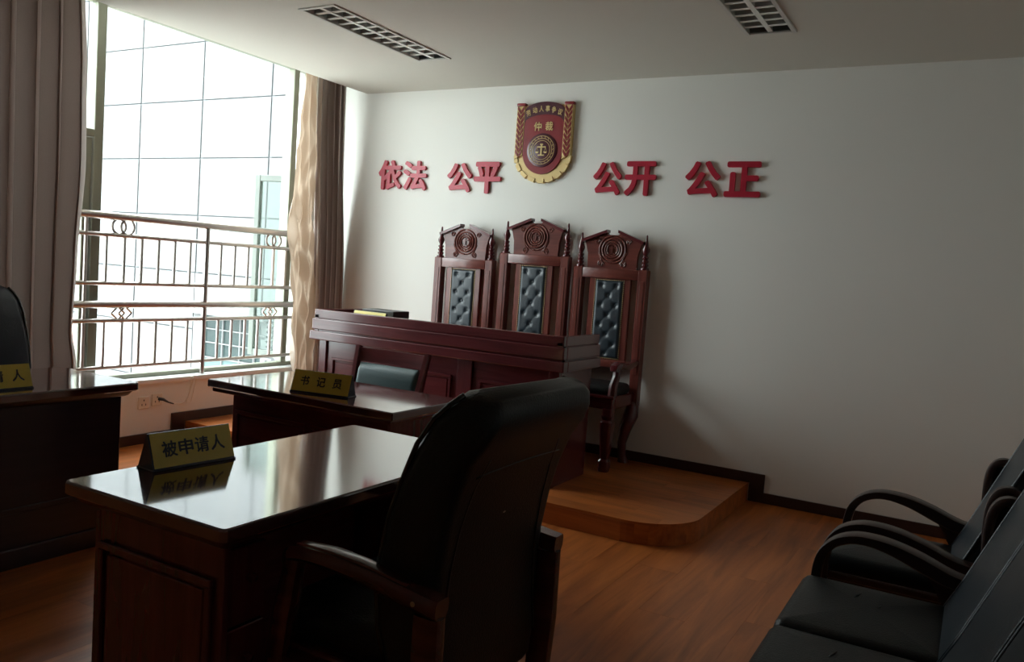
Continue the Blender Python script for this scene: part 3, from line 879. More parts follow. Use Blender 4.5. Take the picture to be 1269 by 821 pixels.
    mesh_obj('seat_frame', bm, 'mahogany', t)
    bm = bmesh.new(); add_cushion(bm, -fw + 0.01, fw - 0.01, -D + 0.01, -0.05, 0.495, 0.565, 0.06, 0.03, crown=0.015)
    mesh_obj('seat_cushion', bm, 'leather', t, smooth='all')
    for s in (-1, 1):
        bm = bmesh.new()
        add_box(bm, s * (fw - 0.032) - 0.032, s * (fw - 0.032) + 0.032, -D - 0.004, -D + 0.06, 0.36, 0.425, 0.008, 2)
        lx = s * (fw - 0.035); ly = -D + 0.03
        rings = []
        for z, r in ((0.37, 0.038), (0.345, 0.030), (0.33, 0.042), (0.24, 0.038), (0.12, 0.031), (0.085, 0.026), (0.07, 0.036), (0.03, 0.037), (0.0, 0.030)):
            rings.append(rrect(lx, ly, r, r, r * 0.4, z, 2))
        add_rings(bm, rings)
        mesh_obj('leg', bm, 'mahogany_z', t)
        # arm and its support
        bm = bmesh.new()
        az = 0.70
        add_sweep(bm, [(s * W, -0.03, az + .01), (s * (W + .004), -0.10, az + 0.004), (s * (W + .008), -0.20, az - 0.004), (s * (W + .008), -0.30, az + 0.002), (s * (W + .006), -0.36, az + 0.012), (s * W, -0.395, az - 0.004), (s * W, -0.40, az - 0.03)], (1, 0, 0), [0.026, 0.032, 0.036, 0.038, 0.038, 0.034, 0.026], 0.021)
        mesh_obj('armrest', bm, 'mahogany_y', t, smooth=True)
        bm = bmesh.new()
        add_tube(bm, [(s * (W - .005), -0.335, az - 0.012), (s * (W - .005), -0.345, az - 0.07), (s * (W - .01), -0.375, az - 0.13), (s * (W - .01), -0.385, 0.495)], [0.030, 0.026, 0.030, 0.034], 8)
        mesh_obj('arm_support', bm, 'mahogany_z', t, smooth=True)
    return t
throne((-3.525, 5.415, PLAT_Z), 'carved high-backed chair on the left of the three, nearest the window', 0.0, W=0.235)
throne((-2.905, 5.415, PLAT_Z), 'tallest carved high-backed chair, middle of the three under the emblem', 0.062, W=0.255)
throne((-2.285, 5.405, PLAT_Z), 'carved high-backed chair on the right of the three, seat and armrest in view', 0.0, W=0.245)

# ------------------------------------------------------------------ judges bench
BX0, BX1, BY0, BY1 = -4.045, -2.095, 4.33, 4.85
bench = thing('judges_bench', 'long mahogany judges bench with stepped cornice and panelled front on the platform', 'bench', (-3.07, 4.59, PLAT_Z))
def bb(name, x0, x1, y0, y1, z0, z1, mat='mahogany', bev=0.004, seg=1, parent=bench):
    return rel2(box(name, x0, x1, y0, y1, z0, z1, mat, parent, bev=bev, seg=seg))
def rel2(o): o.location = (3.07, -4.59, -PLAT_Z); return o
TZ = 1.038
for nm, z0, z1, g in (('cornice_band', 0.975, TZ, 0.000), ('cornice_band', 0.897, 0.973, 0.010), ('cornice_band', 0.826, 0.888, 0.020)):
    bm = bmesh.new(); th = 0.04 + g
    add_box(bm, BX0 - g, BX1 + g, BY0 - g, BY0 + th - g, z0, z1, 0.006, 2)
    add_box(bm, BX0 - g, BX0 + th - g, BY0 + th - g, BY1, z0, z1, 0.006, 2)
    add_box(bm, BX1 - th + g, BX1 + g, BY0 + th - g, BY1, z0, z1, 0.006, 2)
    rel2(mesh_obj(nm, bm, 'mahogany', bench))
bm = bmesh.new(); add_box(bm, BX0 + .004, BX1 - .004, BY0 + .004, BY0 + 0.04, 0.86, 1.0); add_box(bm, BX0 + .004, BX0 + 0.04, BY0, BY1 - .004, 0.86, 1.0); add_box(bm, BX1 - 0.04, BX1 - .004, BY0, BY1 - .004, 0.86, 1.0)
rel2(mesh_obj('cornice_core', bm, 'mahogany', bench))
bx0, bx1, by0 = BX0 + 0.03, BX1 - 0.03, BY0 + 0.03
bm = bmesh.new()
add_box(bm, bx0 + .012, bx1 - .012, by0 + 0.016, by0 + 0.03, PLAT_Z + .004, 0.83)
rel2(mesh_obj('front_panel', bm, 'mahogany', bench))
for x0, x1 in ((bx0, bx0 + 0.065), (-2.845, -2.735), (bx1 - 0.07, bx1)):
    bb('stile', x0, x1, by0, by0 + 0.03, PLAT_Z, 0.828, 'mahogany_z')
bays = ((bx0 + 0.065, -2.845), (-2.735, bx1 - 0.07))
for x0, x1 in bays:
    bm = bmesh.new(); add_panel_mould(bm, 'Y', by0 + 0.016, x0 + 0.05, x1 - 0.045, PLAT_Z + 0.12, 0.712, 0.02, 0.016, -1)
    rel2(mesh_obj('panel_moulding', bm, 'mahogany', bench))
bb('plinth', bx0 - .006, bx1 + .006, by0 - 0.008, by0 + 0.03, PLAT_Z, PLAT_Z + 0.09, 'mahogany')
for x0, x1 in ((bx0, bx0 + 0.03), (bx1 - 0.03, bx1)):
    bb('side_panel', x0, x1, by0 + 0.03, BY1 - 0.02, PLAT_Z, 0.828, 'mahogany_z')
bb('counter', BX0 + 0.04, BX1 - 0.04, BY0 + 0.04, BY1, 0.915, 0.94, 'mahogany')

# ------------------------------------------------------------------ desks
def desk_clerk():
    t = thing('clerk_desk', 'mahogany desk facing the viewer in front of the judges bench', 'desk', (-2.70, 3.07, 0))
    def b_(name, x0, x1, y0, y1, z0, z1, mat='mahogany', bev=0.004, seg=1):
        o = box(name, x0, x1, y0, y1, z0, z1, mat, t, bev=bev, seg=seg); o.location = (2.70, -3.07, 0); return o
    x0, x1, y0, y1 = -3.285, -2.13, 2.785, 3.355
    b_('desktop', x0, x1, y0, y1, 0.722, 0.76, 'desk_top', 0.005, 1)
    b_('top_moulding', x0 + 0.02, x1 - 0.02, y0 + 0.015, y1 - 0.015, 0.70, 0.722, 'mahogany', 0.006, 2)
    X0, X1, Y0, Y1 = x0 + 0.12, x1 - 0.07, y0 + 0.06, y1 - 0.04
    b_('front_panel', X0, X1, Y0, Y0 + 0.02, 0, 0.70)
    for a, c in ((X0, X0 + 0.022), (X1 - 0.022, X1)): b_('side_panel', a, c, Y0 + 0.02, Y1, 0, 0.70, 'mahogany_z')
    xm = -2.655
    for a, c in ((X0 + 0.03, xm - 0.022), (xm + 0.022, X1 - 0.03)):
        bm = bmesh.new(); add_panel_mould(bm, 'Y', Y0, a, c, 0.10, 0.625, 0.02, 0.014, -1)
        o = mesh_obj('panel_moulding', bm, 'mahogany', t); o.location = (2.70, -3.07, 0)
    b_('plinth', X0 - .006, X1 + .006, Y0 - 0.01, Y0 + 0.01, 0, 0.07)
    for a, c in ((X1 - 0.42, X1 - 0.023),):
        b_('pedestal', a, c, Y0 + 0.021, Y1 - 0.02, 0.05, 0.69, 'mahogany_z')
        for k in range(3):
            o = b_('drawer', a + 0.01, c - 0.006, Y1 - 0.02, Y1 - 0.002, 0.07 + 0.205 * k, 0.265 + 0.205 * k, 'mahogany')
            bm = bmesh.new(); add_tube(bm, [(a + .15, Y1 + .0, .17 + .205 * k), (a + .15, Y1 + .02, .17 + .205 * k), (c - .15, Y1 + .02, .17 + .205 * k), (c - .15, Y1, .17 + .205 * k)], 0.005, 6)
            mesh_obj('handle', bm, 'brass_nail', o)
    return t
desk_clerk()
def side_desk(name, label, loc, rotz, L, W, body=None, slab_r=0.012, moulded=True, over=0.08, ys=0.0):
    """local: long axis y, user side +x, front (modesty panel) -x; top L x W"""
    t = thing(name, label, 'desk', loc, rotz)
    hw, hl = W / 2, L / 2
    bm = bmesh.new()
    rings = [rrect(0, 0, hw - i_, hl - i_, r_, z, 6) for z, i_, r_ in ((0.722, 0.006, slab_r), (0.727, 0.0, slab_r + .004), (0.753, 0.0, slab_r + .004), (0.757, 0.0015, slab_r + .003), (0.76, 0.005, slab_r))]
    add_rings(bm, rings); mesh_obj('desktop', bm, 'desk_top', t)
    bm = bmesh.new(); add_rings(bm, [rrect(0, 0, hw - i_, hl - i_, slab_r, z, 6) for z, i_ in ((0.695, 0.04), (0.70, 0.03), (0.715, 0.02), (0.7215, 0.016))])
    mesh_obj('top_moulding', bm, (body or 'mahogany_y'), t, smooth=True)
    xa, xb = -hw + over, hw - 0.045; ya, yb = -hl + 0.045, hl - 0.06
    box('front_panel', xa, xa + 0.02, ya + 0.0, yb, 0, 0.697, (body or 'mahogany_y'), t, bev=0.003)
    bm = bmesh.new()
    if moulded: add_panel_mould(bm, 'X', xa, ya + 0.05, (ya + yb) / 2 - 0.03, 0.32, 0.63, 0.02, 0.012, -1); add_panel_mould(bm, 'X', xa, (ya + yb) / 2 + 0.03, yb - 0.05, 0.32, 0.63, 0.02, 0.012, -1)
    if moulded: mesh_obj('panel_moulding', bm, (body or 'mahogany_y'), t)
    else: bm.free()
    box('front_rail', xa - 0.008, xa + 0.001, ya, yb, 0.235, 0.26, (body or 'mahogany_y'), t, bev=0.003)
    box('plinth', xa - 0.014, xa + 0.001, ya - .004, yb + .004, 0, 0.085, (body or 'mahogany_y'), t, bev=0.004)
    for a, c, sg in ((ya, ya + 0.022, -1), (yb - 0.022, yb, 1)):
        e = box('end_panel', xa + 0.0205, xb, a, c, 0, 0.697, (body or 'mahogany_z'), t, bev=0.003)
        bm = bmesh.new(); add_panel_mould(bm, 'Y', a if sg < 0 else c, xa + 0.03, xb - 0.03, 0.08, 0.612, 0.02, 0.014, sg)
        mesh_obj('panel_moulding', bm, (body or 'mahogany_z'), e)
    # drawer pedestal at the near end
    box('pedestal', xa + 0.05, xb - 0.03, ya + 0.0225, ya + 0.15, 0.05, 0.69, (body or 'mahogany_z'), t)
    for k in range(3):
        o = box('drawer', xb - 0.03, xb - 0.012, ya + 0.025, ya + 0.148, 0.07 + 0.205 * k, 0.268 + 0.205 * k, (body or 'mahogany_z'), t, bev=0.003)
        bm = bmesh.new(); add_lathe(bm, [(0.005, 0), (0.005, 0.012), (0.012, 0.016), (0.011, 0.024), (0.001, 0.027)], 10, (xb - 0.012, ya + 0.087, 0.19 + 0.205 * k), 'X')
        mesh_obj('knob', bm, (body or 'mahogany_z'), o, smooth=True)
    return t
side_desk('party_desk', 'mahogany desk in the foreground with a name sign lying across its glossy top', (-1.765, 1.885, 0), 0.0, 1.17, 0.62)
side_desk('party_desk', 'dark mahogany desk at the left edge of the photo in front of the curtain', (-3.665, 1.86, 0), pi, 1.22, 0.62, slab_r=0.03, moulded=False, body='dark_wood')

# ------------------------------------------------------------------ name signs (triangular tents)
def name_sign(label, loc, rotz, L, Hh, D, txt, order_group='triangular name signs on the desks', tsize=0.05, gap=None, text_frac=(0.12, 0.9)):
    """local: length along x, lettered face towards -y"""
    t = thing('name_sign', label, 'name sign', loc, rotz, order_group)
    hl, hd = L / 2, D / 2
    bm = bmesh.new(); add_prism(bm, [(-hd, 0.004), (hd, 0.004), (0.0015, Hh - 0.002), (-0.0015, Hh - 0.002)], 'X', -hl, hl)
    mesh_obj('sign_body', bm, 'plate_navy', t)
    box('foot_strip', -hl - 0.003, hl + 0.003, -hd - 0.004, hd + 0.004, 0, 0.006, 'plate_navy', t, bev=0.002)
    # yellow face plate on the slanted side
    sl = Vector((0, hd - 0.0015, Hh - 0.006)); ln = sl.length; ey = sl.normalized(); ez = Vector((1, 0, 0)).cross(ey)
    m4 = axes((0, -hd - 0.0006, 0.005), (1, 0, 0), ey, ez)
    for side in (0, 1):
        bm = bmesh.new(); add_box(bm, -hl + 0.004, hl - 0.002, 0.004, ln - 0.003, 0.0005, 0.002, 0.0006)
        o = mesh_obj('face_plate', bm, 'plate_yellow', t)
        mm = m4 if side == 0 else Matrix.Rotation(pi, 4, 'Z') @ m4
        bake(o, mm)
    n = len(txt)
    for i, ch in enumerate(txt):
        u = -hl + L * (text_frac[0] + (text_frac[1] - text_frac[0]) * (i + 0.5) / n)
        o = text_mesh('sign_character', ch, 'plate_ink', t, offset=0.014, extrude=0.05)
        bake(o, Matrix.Diagonal((tsize, tsize, 0.0008, 1)))
        bake(o, m4 @ Matrix.Translation((u, ln * 0.52, 0.0022)))
    return t
# foreground desk: faces +x
name_sign('yellow triangular name sign with four characters on the foreground desk', (-2.008, 1.645, 0.76), radians(90 - 5), 0.272, 0.106, 0.078, '被申请人', tsize=0.047)
name_sign('yellow triangular name sign with three characters on the desk before the bench', (-2.645, 2.915, 0.76), radians(12.5), 0.305, 0.106, 0.075, '书记员', tsize=0.046, text_frac=(0.08, 0.92))
name_sign('yellow triangular name sign cut off by the left edge of the photo', (-3.49, 1.875, 0.76), radians(90), 0.29, 0.106, 0.075, '申请人', tsize=0.05, text_frac=(0.08, 0.95))
name_sign('name sign behind the bench parapet, only its yellow top edge showing', (-3.63, 4.43, 0.94), radians(-2), 0.29, 0.115, 0.08, '', tsize=0.05)
t = box('document_case', -3.78, -3.50, 4.52, 4.70, 0.94, 1.062, 'black_plastic', None, bev=0.004)
tag(t, 'black flat-topped case behind the bench parapet beside the hidden name sign', 'case')

# ------------------------------------------------------------------ clerk chair
def clerk_chair():
    t = thing('clerk_chair', 'wooden chair with teal leather backrest between the desk and the judges bench', 'chair', (-2.99, 3.72, 0))
    # faces -y
    for s in (-1, 1):
        bm = bmesh.new()
        pts = [(s * 0.235, 0.10, 0.0), (s * 0.235, 0.085, 0.25), (s * 0.238, 0.09, 0.45), (s * 0.240, 0.11, 0.66), (s * 0.256, 0.16, 0.885)]
        add_sweep(bm, pts, (1, 0, 0), [0.016, 0.018, 0.018, 0.018, 0.016], [0.018, 0.022, 0.028, 0.026, 0.02])
        mesh_obj('leg', bm, 'mahogany_z', t, smooth=True)
        bm = bmesh.new(); add_sweep(bm, [(s * 0.225, -0.34, 0), (s * 0.225, -0.335, 0.42)], (1, 0, 0), 0.018, [0.015, 0.02])
        mesh_obj('leg', bm, 'mahogany_z', t)
        bm = bmesh.new(); add_box(bm, s * 0.225 - .01, s * 0.225 + .01, -0.32, 0.08, 0.20, 0.225, .003); mesh_obj('stretcher', bm, 'mahogany_y', t)
    bm = bmesh.new()
    nseg = 10; rings = []
    for i in range(nseg + 1):
        f = i / nseg * 2 - 1; x_ = f * 0.238; bow = 0.018 * (1 - f * f)
        rings.append([(x_, 0.134 + bow, 0.797), (x_, 0.158 + bow, 0.797), (x_, 0.172 + bow, 0.875), (x_, 0.148 + bow, 0.875)])
    add_rings(bm, rings); mesh_obj('top_rail', bm, 'mahogany', t, smooth=True)
    bm = bmesh.new(); rings = []
    for j in range(9):
        g = j / 8; z = 0.50 + 0.290 * g; yy = 0.088 + 0.046 * g
        e = math.sqrt(max(0.0, 1 - (2 * g - 1) ** 4))
        hx = 0.222 * (0.965 + 0.035 * e); th = 0.006 + 0.030 * e
        r_ = rrect(0, yy, hx, th, th * .9, z, 4)
        r_ = [(p[0], p[1] + 0.016 * (1 - (p[0] / hx) ** 2), p[2]) for p in r_]
        rings.append(r_)
    add_rings(bm, rings); mesh_obj('backrest_pad', bm, 'leather_teal', t, smooth='all')
    bm = bmesh.new(); add_cushion(bm, -0.235, 0.235, -0.36, 0.075, 0.41, 0.475, 0.04, 0.025, crown=0.012); mesh_obj('seat', bm, 'leather_teal', t, smooth='all')
    bm = bmesh.new(); add_box(bm, -.225, .225, -.345, -.325, .36, .412, .003); add_box(bm, -.225, .225, .065, .085, .36, .412, .003)
    add_box(bm, -.235, -.215, -.325, .065, .36, .412, .003); add_box(bm, .215, .235, -.325, .065, .36, .412, .003)
    mesh_obj('seat_frame', bm, 'mahogany', t)
clerk_chair()

# ------------------------------------------------------------------ executive chairs at the party desks
def exec_chair(label, loc, rotz, leather):
    """local: front +x, origin on floor under the seat"""
    t = thing('office_armchair', label, 'chair', loc, rotz, 'leather armchairs with wooden arms at the party desks')
    W = 0.275
    # backrest: rings up the spine (x centre, half thickness, half width, z)
    sp = [(-0.145, 0.028, 0.24, 0.315), (-0.138, 0.050, 0.255, 0.34), (-0.118, 0.072, 0.266, 0.42), (-0.098, 0.085, 0.272, 0.52), (-0.094, 0.090, 0.276, 0.62), (-0.100, 0.088, 0.279, 0.70), (-0.118, 0.085, 0.282, 0.80), (-0.145, 0.080, 0.284, 0.89), (-0.180, 0.076, 0.285, 0.97), (-0.218, 0.072, 0.284, 1.035), (-0.246, 0.062, 0.276, 1.075), (-0.262, 0.050, 0.262, 1.102), (-0.272, 0.028, 0.24, 1.116)]
    bm = bmesh.new(); rings = []
    for i, (x_, th, hw, z) in enumerate(sp):
        r_ = rrect(x_, 0, th, hw, min(th * .85, 0.042), z, 5)
        tilt = 0.35 if i > 8 else 0.1
        r_ = [(p[0], p[1], p[2] + (p[0] - x_) * tilt + 0.006 * sin(p[1] * 40) * (i > 8)) for p in r_]
        rings.append(r_)
    add_rings(bm, rings); back = mesh_obj('backrest', bm, leather, t, smooth='all')
    # rear quilted details: headrest fold, gusset piping, seam lines
    bm = bmesh.new()
    def back_pt(y, z, off=0.0):
        for (xa, ta, ha, za), (xb, tb, hb_, zb) in zip(sp, sp[1:]):
            if z <= zb:
                f = (z - za) / (zb - za); return (lerp(xa, xb, f) - lerp(ta, tb, f) - off, y, z)
        return (sp[-1][0] - sp[-1][1], y, z)
    for zz, dz in ((1.005, 0.012), (0.985, 0.012)):
        add_tube(bm, [back_pt(y_, zz + dz * cos(y_ * 6), 0.001) for y_ in [-0.235 + 0.47 * i / 16 for i in range(17)]], 0.006, 6)
    add_tube(bm, [back_pt(y_, 0.925 + 0.004 * cos(y_ * 9), 0.001) for y_ in [-0.21 + 0.42 * i / 16 for i in range(17)]], 0.004, 6)
    for s in (-1, 1):
        add_tube(bm, [back_pt(s * (0.205 + 0.03 * (1 - f_) ** 2 - 0.03 * f_ ** 6), lerp(0.40, 0.965, f_), -0.002) for f_ in [i / 16 for i in range(17)]], 0.006, 6)
    mesh_obj('seam_piping', bm, leather, back, smooth='all')
    for s in (-1, 1):  # added shiny tubes that stand in for the highlight along the back's edges
        bm = bmesh.new()
        add_tube(bm, [(x_ + th * 0.86 - 0.002, s * (hw - 0.010), z + th * (0.3 if k_ > 5 else 0.08)) for k_, (x_, th, hw, z) in enumerate(sp[2:12])], 0.0065, 8)
        mesh_obj('edge_piping', bm, 'leather_piping', back, smooth='all')
    bm = bmesh.new(); rings = []
    for i in range(13):
        f = i / 12 * 2 - 1; e = math.sqrt(max(0.02, 1 - f ** 6)); y_ = f * 0.268
        ring = []
        for k in range(14):
            a = 2 * pi * k / 14
            lx_, lz_ = 0.050 * e * cos(a), 0.075 * e * sin(a)
            ring.append((-0.190 + lx_ * cos(0.42) - lz_ * sin(0.42), y_, 1.012 + lx_ * sin(0.42) + lz_ * cos(0.42)))
        rings.append(ring)
    add_rings(bm, rings); mesh_obj('headrest_cushion', bm, leather, back, smooth='all')
    bm = bmesh.new(); add_lathe(bm, [(0.012, 0), (0.012, -0.002), (0.0005, -0.003)], 12, (back_pt(0, 0.78)[0] - 0.001, 0.0, 0.80), 'X'); mesh_obj('round_tag', bm, 'steel', back)
    # seat
    bm = bmesh.new(); add_cushion(bm, -0.07, 0.36, -0.24, 0.24, 0.40, 0.50, 0.06, 0.045, crown=0.015); mesh_obj('seat', bm, leather, t, smooth='all')
    bm = bmesh.new(); add_box(bm, -0.16, 0.33, -0.25, 0.25, 0.34, 0.405, 0.01, 2); mesh_obj('seat_frame', bm, 'arm_wood_red', t)
    for s in (-1, 1):
        ya = s * 0.292
        # arm: gently bowed slab with a padded cap
        pts = [(0.235, ya, 0.635), (0.225, ya, 0.66), (0.19, ya, 0.672), (0.10, ya, 0.675), (0.0, ya, 0.668), (-0.10, ya, 0.654), (-0.19, ya, 0.640), (-0.225, ya, 0.637)]
        bm = bmesh.new(); add_sweep(bm, smooth_path(pts), (0, 1, 0), dens([0.022, 0.027, 0.030, 0.031, 0.031, 0.030, 0.028, 0.026]), dens([0.012, 0.018, 0.020, 0.021, 0.022, 0.023, 0.024, 0.024]))
        arm = mesh_obj('armrest', bm, 'arm_wood_red', t, smooth=True)
        bm = bmesh.new(); add_sweep(bm, [(0.205, ya, 0.690), (0.10, ya, 0.697), (0.0, ya, 0.690), (-0.10, ya, 0.676), (-0.135, ya, 0.668)], (0, 1, 0), [0.014, 0.020, 0.021, 0.020, 0.018], 0.006)
        mesh_obj('arm_cap', bm, 'arm_wood_red', arm, smooth=True)
        bm = bmesh.new(); add_lathe(bm, [(0.006, 0), (0.006, s * 0.002), (0.0005, s * 0.003)], 10, (-0.165, ya + s * 0.029, 0.643), 'Y'); mesh_obj('screw_cap', bm, 'brass_nail', arm)
        bm = bmesh.new(); add_sweep(bm, [(-0.175, ya, 0.0), (-0.185, ya, 0.20), (-0.195, ya, 0.42), (-0.195, ya, 0.615)], (0, 1, 0), 0.022, [0.024, 0.032, 0.036, 0.034])
        mesh_obj('leg', bm, 'arm_wood_red', t, smooth=True)
        bm = bmesh.new(); add_sweep(bm, [(0.27, ya, 0.0), (0.27, ya, 0.30), (0.245, ya, 0.50), (0.215, ya, 0.655)], (0, 1, 0), 0.022, [0.022, 0.028, 0.028, 0.022])
        mesh_obj('leg', bm, 'arm_wood_red', t, smooth=True)
        bm = bmesh.new(); add_box(bm, -0.16, 0.25, ya - s * 0.045 - .012, ya + .012, 0.355, 0.395, 0.004); mesh_obj('side_rail', bm, 'arm_wood_red', t)
    return t
exec_chair('large black leather armchair with wooden arms seen from behind at the foreground desk', (-1.20, 1.79, 0), pi, 'leather')
exec_chair('dark leather chair at the left edge, its rounded back showing over the desk', (-4.33, 2.26, 0), 0.0, 'leather_navy')

# ------------------------------------------------------------------ row of leather seats on the right
def bow_arm(t, y, front=True):
    pts = [(-0.385, 0.02), (-0.395, 0.12), (-0.405, 0.26), (-0.405, 0.40), (-0.402, 0.465), (-0.388, 0.515), (-0.355, 0.556), (-0.305, 0.580), (-0.245, 0.585), (-0.17, 0.573), (-0.09, 0.546), (-0.01, 0.515), (0.05, 0.507), (0.105, 0.515)]
    hw = [0.018, 0.018, 0.019, 0.020, 0.022, 0.025, 0.028, 0.030, 0.031, 0.032, 0.032, 0.031, 0.028, 0.022]
    ht = [0.015, 0.015, 0.015, 0.014, 0.013, 0.012, 0.011, 0.011, 0.011, 0.012, 0.013, 0.013, 0.012, 0.010]
    bm = bmesh.new(); add_sweep(bm, smooth_path([(p[0], y, p[1]) for p in pts]), (0, -1, 0), dens([h_ * 1.2 for h_ in hw]), dens([h_ * f_ for h_, f_ in zip(ht, (1.1, 1.1, 1.1, 1.1, 1.2, 1.3, 1.3, 1.3, 1.4, 1.6, 1.8, 1.8, 1.6, 1.3))]), flat=True)
    arm = mesh_obj('armrest', bm, 'arm_wood', t, smooth=True)
    # shaped web under the rear of the arm
    bm = bmesh.new()
    web = [(-0.085, 0.538), (-0.03, 0.514), (0.03, 0.496), (0.10, 0.500), (0.09, 0.40), (0.03, 0.385), (-0.02, 0.43), (-0.055, 0.49)]
    add_prism(bm, web, 'Y', y - 0.011, y + 0.011)
    mesh_obj('arm_web', bm, 'arm_wood', arm)
    bm = bmesh.new()
    add_sweep(bm, smooth_path([(0.105, y, 0.50), (0.092, y, 0.58), (0.088, y, 0.66), (0.090, y, 0.72), (0.098, y, 0.76), (0.116, y, 0.787), (0.142, y, 0.795), (0.165, y, 0.785), (0.180, y, 0.75), (0.183, y, 0.70)]), (0, -1, 0), 0.024, 0.014)
    mesh_obj('back_loop', bm, 'arm_wood', t, smooth=True)
    bm = bmesh.new()
    add_sweep(bm, [(0.07, y, 0.50), (0.06, y, 0.36), (0.09, y, 0.18), (0.17, y, 0.0)], (0, -1, 0), 0.018, [0.022, 0.024, 0.02, 0.016])
    mesh_obj('leg', bm, 'arm_wood', t, smooth=True)
    bm = bmesh.new(); add_prism(bm, [(0.105, 0.51), (0.098, 0.60), (0.096, 0.70), (0.106, 0.755), (0.126, 0.778), (0.160, 0.776), (0.178, 0.72), (0.15, 0.62), (0.12, 0.53)], 'Y', y - 0.009, y + 0.009)
    mesh_obj('back_wing', bm, 'leather', t)
    bm = bmesh.new(); add_box(bm, -0.40, 0.09, y - 0.01, y + 0.01, 0.372, 0.398, 0.004); mesh_obj('side_rail', bm, 'arm_wood', t)
def seat_unit(t, y0, y1, k):
    leather = 'leather'
    bm = bmesh.new(); add_cushion(bm, -0.44, 0.015, y0, y1, 0.36, 0.447, 0.035, 0.035, crown=0.012)
    seat = mesh_obj('seat_cushion', bm, leather, t, smooth='all')
    bm = bmesh.new()
    for dx, dy in ((-0.25, 0.09), (-0.18, 0.03)):
        yc = (y0 + y1) / 2 + dy
        add_tube(bm, [(dx - 0.008, yc - 0.030, 0.4565), (dx, yc, 0.4560), (dx + 0.008, yc + 0.030, 0.4565)], [0.001, 0.0045, 0.001], 6)
    mesh_obj('stitched_crease', bm, 'button', seat, smooth='all')
    bm = bmesh.new(); add_box(bm, -0.41, 0.03, y0 + 0.03, y1 - 0.03, 0.332, 0.362, 0.008, 2); mesh_obj('seat_frame', bm, 'arm_wood', t)
    # reclined back with side edge
    sp = [(0.045, 0.050, 0.40), (0.055, 0.062, 0.46), (0.100, 0.060, 0.56), (0.140, 0.058, 0.66), (0.180, 0.056, 0.76), (0.222, 0.055, 0.86), (0.268, 0.058, 0.96), (0.300, 0.055, 1.02), (0.325, 0.040, 1.065), (0.335, 0.018, 1.085)]
    rings = []; cy, hw = (y0 + y1) / 2, (y1 - y0) / 2
    for x_, th, z in sp:
        r_ = rrect(x_ - 0.004, cy, th, hw - (0.0 if z < 1.0 else (z - 1.0) * 0.35), min(0.03, th * .8), z, 4)
        rings.append([(p[0] - 0.010 * (1 - ((p[1] - cy) / hw) ** 2) * (p[0] < x_), p[1], p[2] + (p[0] - x_) * 0.38) for p in r_])
    bm = bmesh.new(); add_rings(bm, rings); back = mesh_obj('backrest', bm, 'leather_slate', t, smooth='all')
    for s in (-1, 1):
        bm = bmesh.new()
        add_tube(bm, [(x_ - th - 0.001, cy + s * (hw - 0.008), z - th * 0.38) for x_, th, z in sp[1:8]], 0.006, 6)
        mesh_obj('piping', bm, 'leather_slate', back, smooth='all')
ch1 = thing('leather_armchair', 'black leather armchair with bowed wooden arms nearest the back wall', 'chair', (0, 3.45, 0))
bow_arm(ch1, 0.27); bow_arm(ch1, -0.30); seat_unit(ch1, -0.265, 0.235, 0)
ch2 = thing('leather_sofa', 'black leather sofa with joined seats and a bowed wooden arm, lower right corner', 'sofa', (0, 2.43, 0))
bow_arm(ch2, 0.55); seat_unit(ch2, 0.005, 0.50, 0); seat_unit(ch2, -0.495, -0.005, 1); seat_unit(ch2, -0.995, -0.505, 2); bow_arm(ch2, -1.05)

# ------------------------------------------------------------------ sockets, plug and cords under the sill
def socket(label, y, z):
    t = thing('wall_socket', label, 'socket', (XL, y, z), group='wall sockets under the window')
    bm = bmesh.new(); add_box(bm, 0, 0.009, -0.043, 0.043, -0.043, 0.043, 0.004, 2); mesh_obj('cover_plate', bm, 'white_plastic', t)
    bm = bmesh.new(); add_box(bm, 0.009, 0.0095, -0.004, 0.004, 0.012, 0.024); add_box(bm, 0.009, 0.0095, -0.018, -0.012, -0.02, -0.006); add_box(bm, 0.009, 0.0095, 0.012, 0.018, -0.02, -0.006)
    mesh_obj('socket_holes', bm, 'black_plastic', t)
socket('white double-hole wall socket on the left, under the window sill', 3.727, 0.292)
socket('white wall socket on the right, with a black plug pushed into it', 3.835, 0.305)
bm = bmesh.new(); add_tube(bm, [(XL + 0.01, 3.845, 0.31), (XL + 0.04, 3.86, 0.308), (XL + 0.045, 3.90, 0.285), (XL + 0.03, 3.955, 0.266)], [0.012, 0.011, 0.006, 0.005], 8)
tag(mesh_obj('plug', bm, 'black_plastic', None, smooth=True), 'black plug and lead sticking out of the right socket', 'plug')
bm = bmesh.new(); add_tube(bm, [(XL + 0.028, 3.957, 0.266), (XL + 0.012, 3.98, 0.262), (XL + 0.008, 4.03, 0.255), (XL + 0.008, 4.075, 0.262), (XL + 0.008, 4.10, 0.30), (XL + 0.014, 4.125, 0.40), (XL + 0.02, 4.14, 0.457), (XL - 0.03, 4.15, 0.462)], 0.004, 6)
add_tube(bm, [(XL + 0.008, 4.085, 0.255), (XL + 0.010, 4.105, 0.33), (XL + 0.02, 4.115, 0.452), (XL - 0.03, 4.11, 0.462)], 0.003, 6)
add_tube(bm, [(XL + 0.008, 4.085, 0.255), (XL + 0.010, 4.125, 0.26), (XL + 0.02, 4.155, 0.43), (XL - 0.03, 4.165, 0.462)], 0.0025, 6)
tag(mesh_obj('power_cord', bm, 'cord_white', None, smooth=True), 'white cords hanging from the window sill to the wall socket', 'cord')

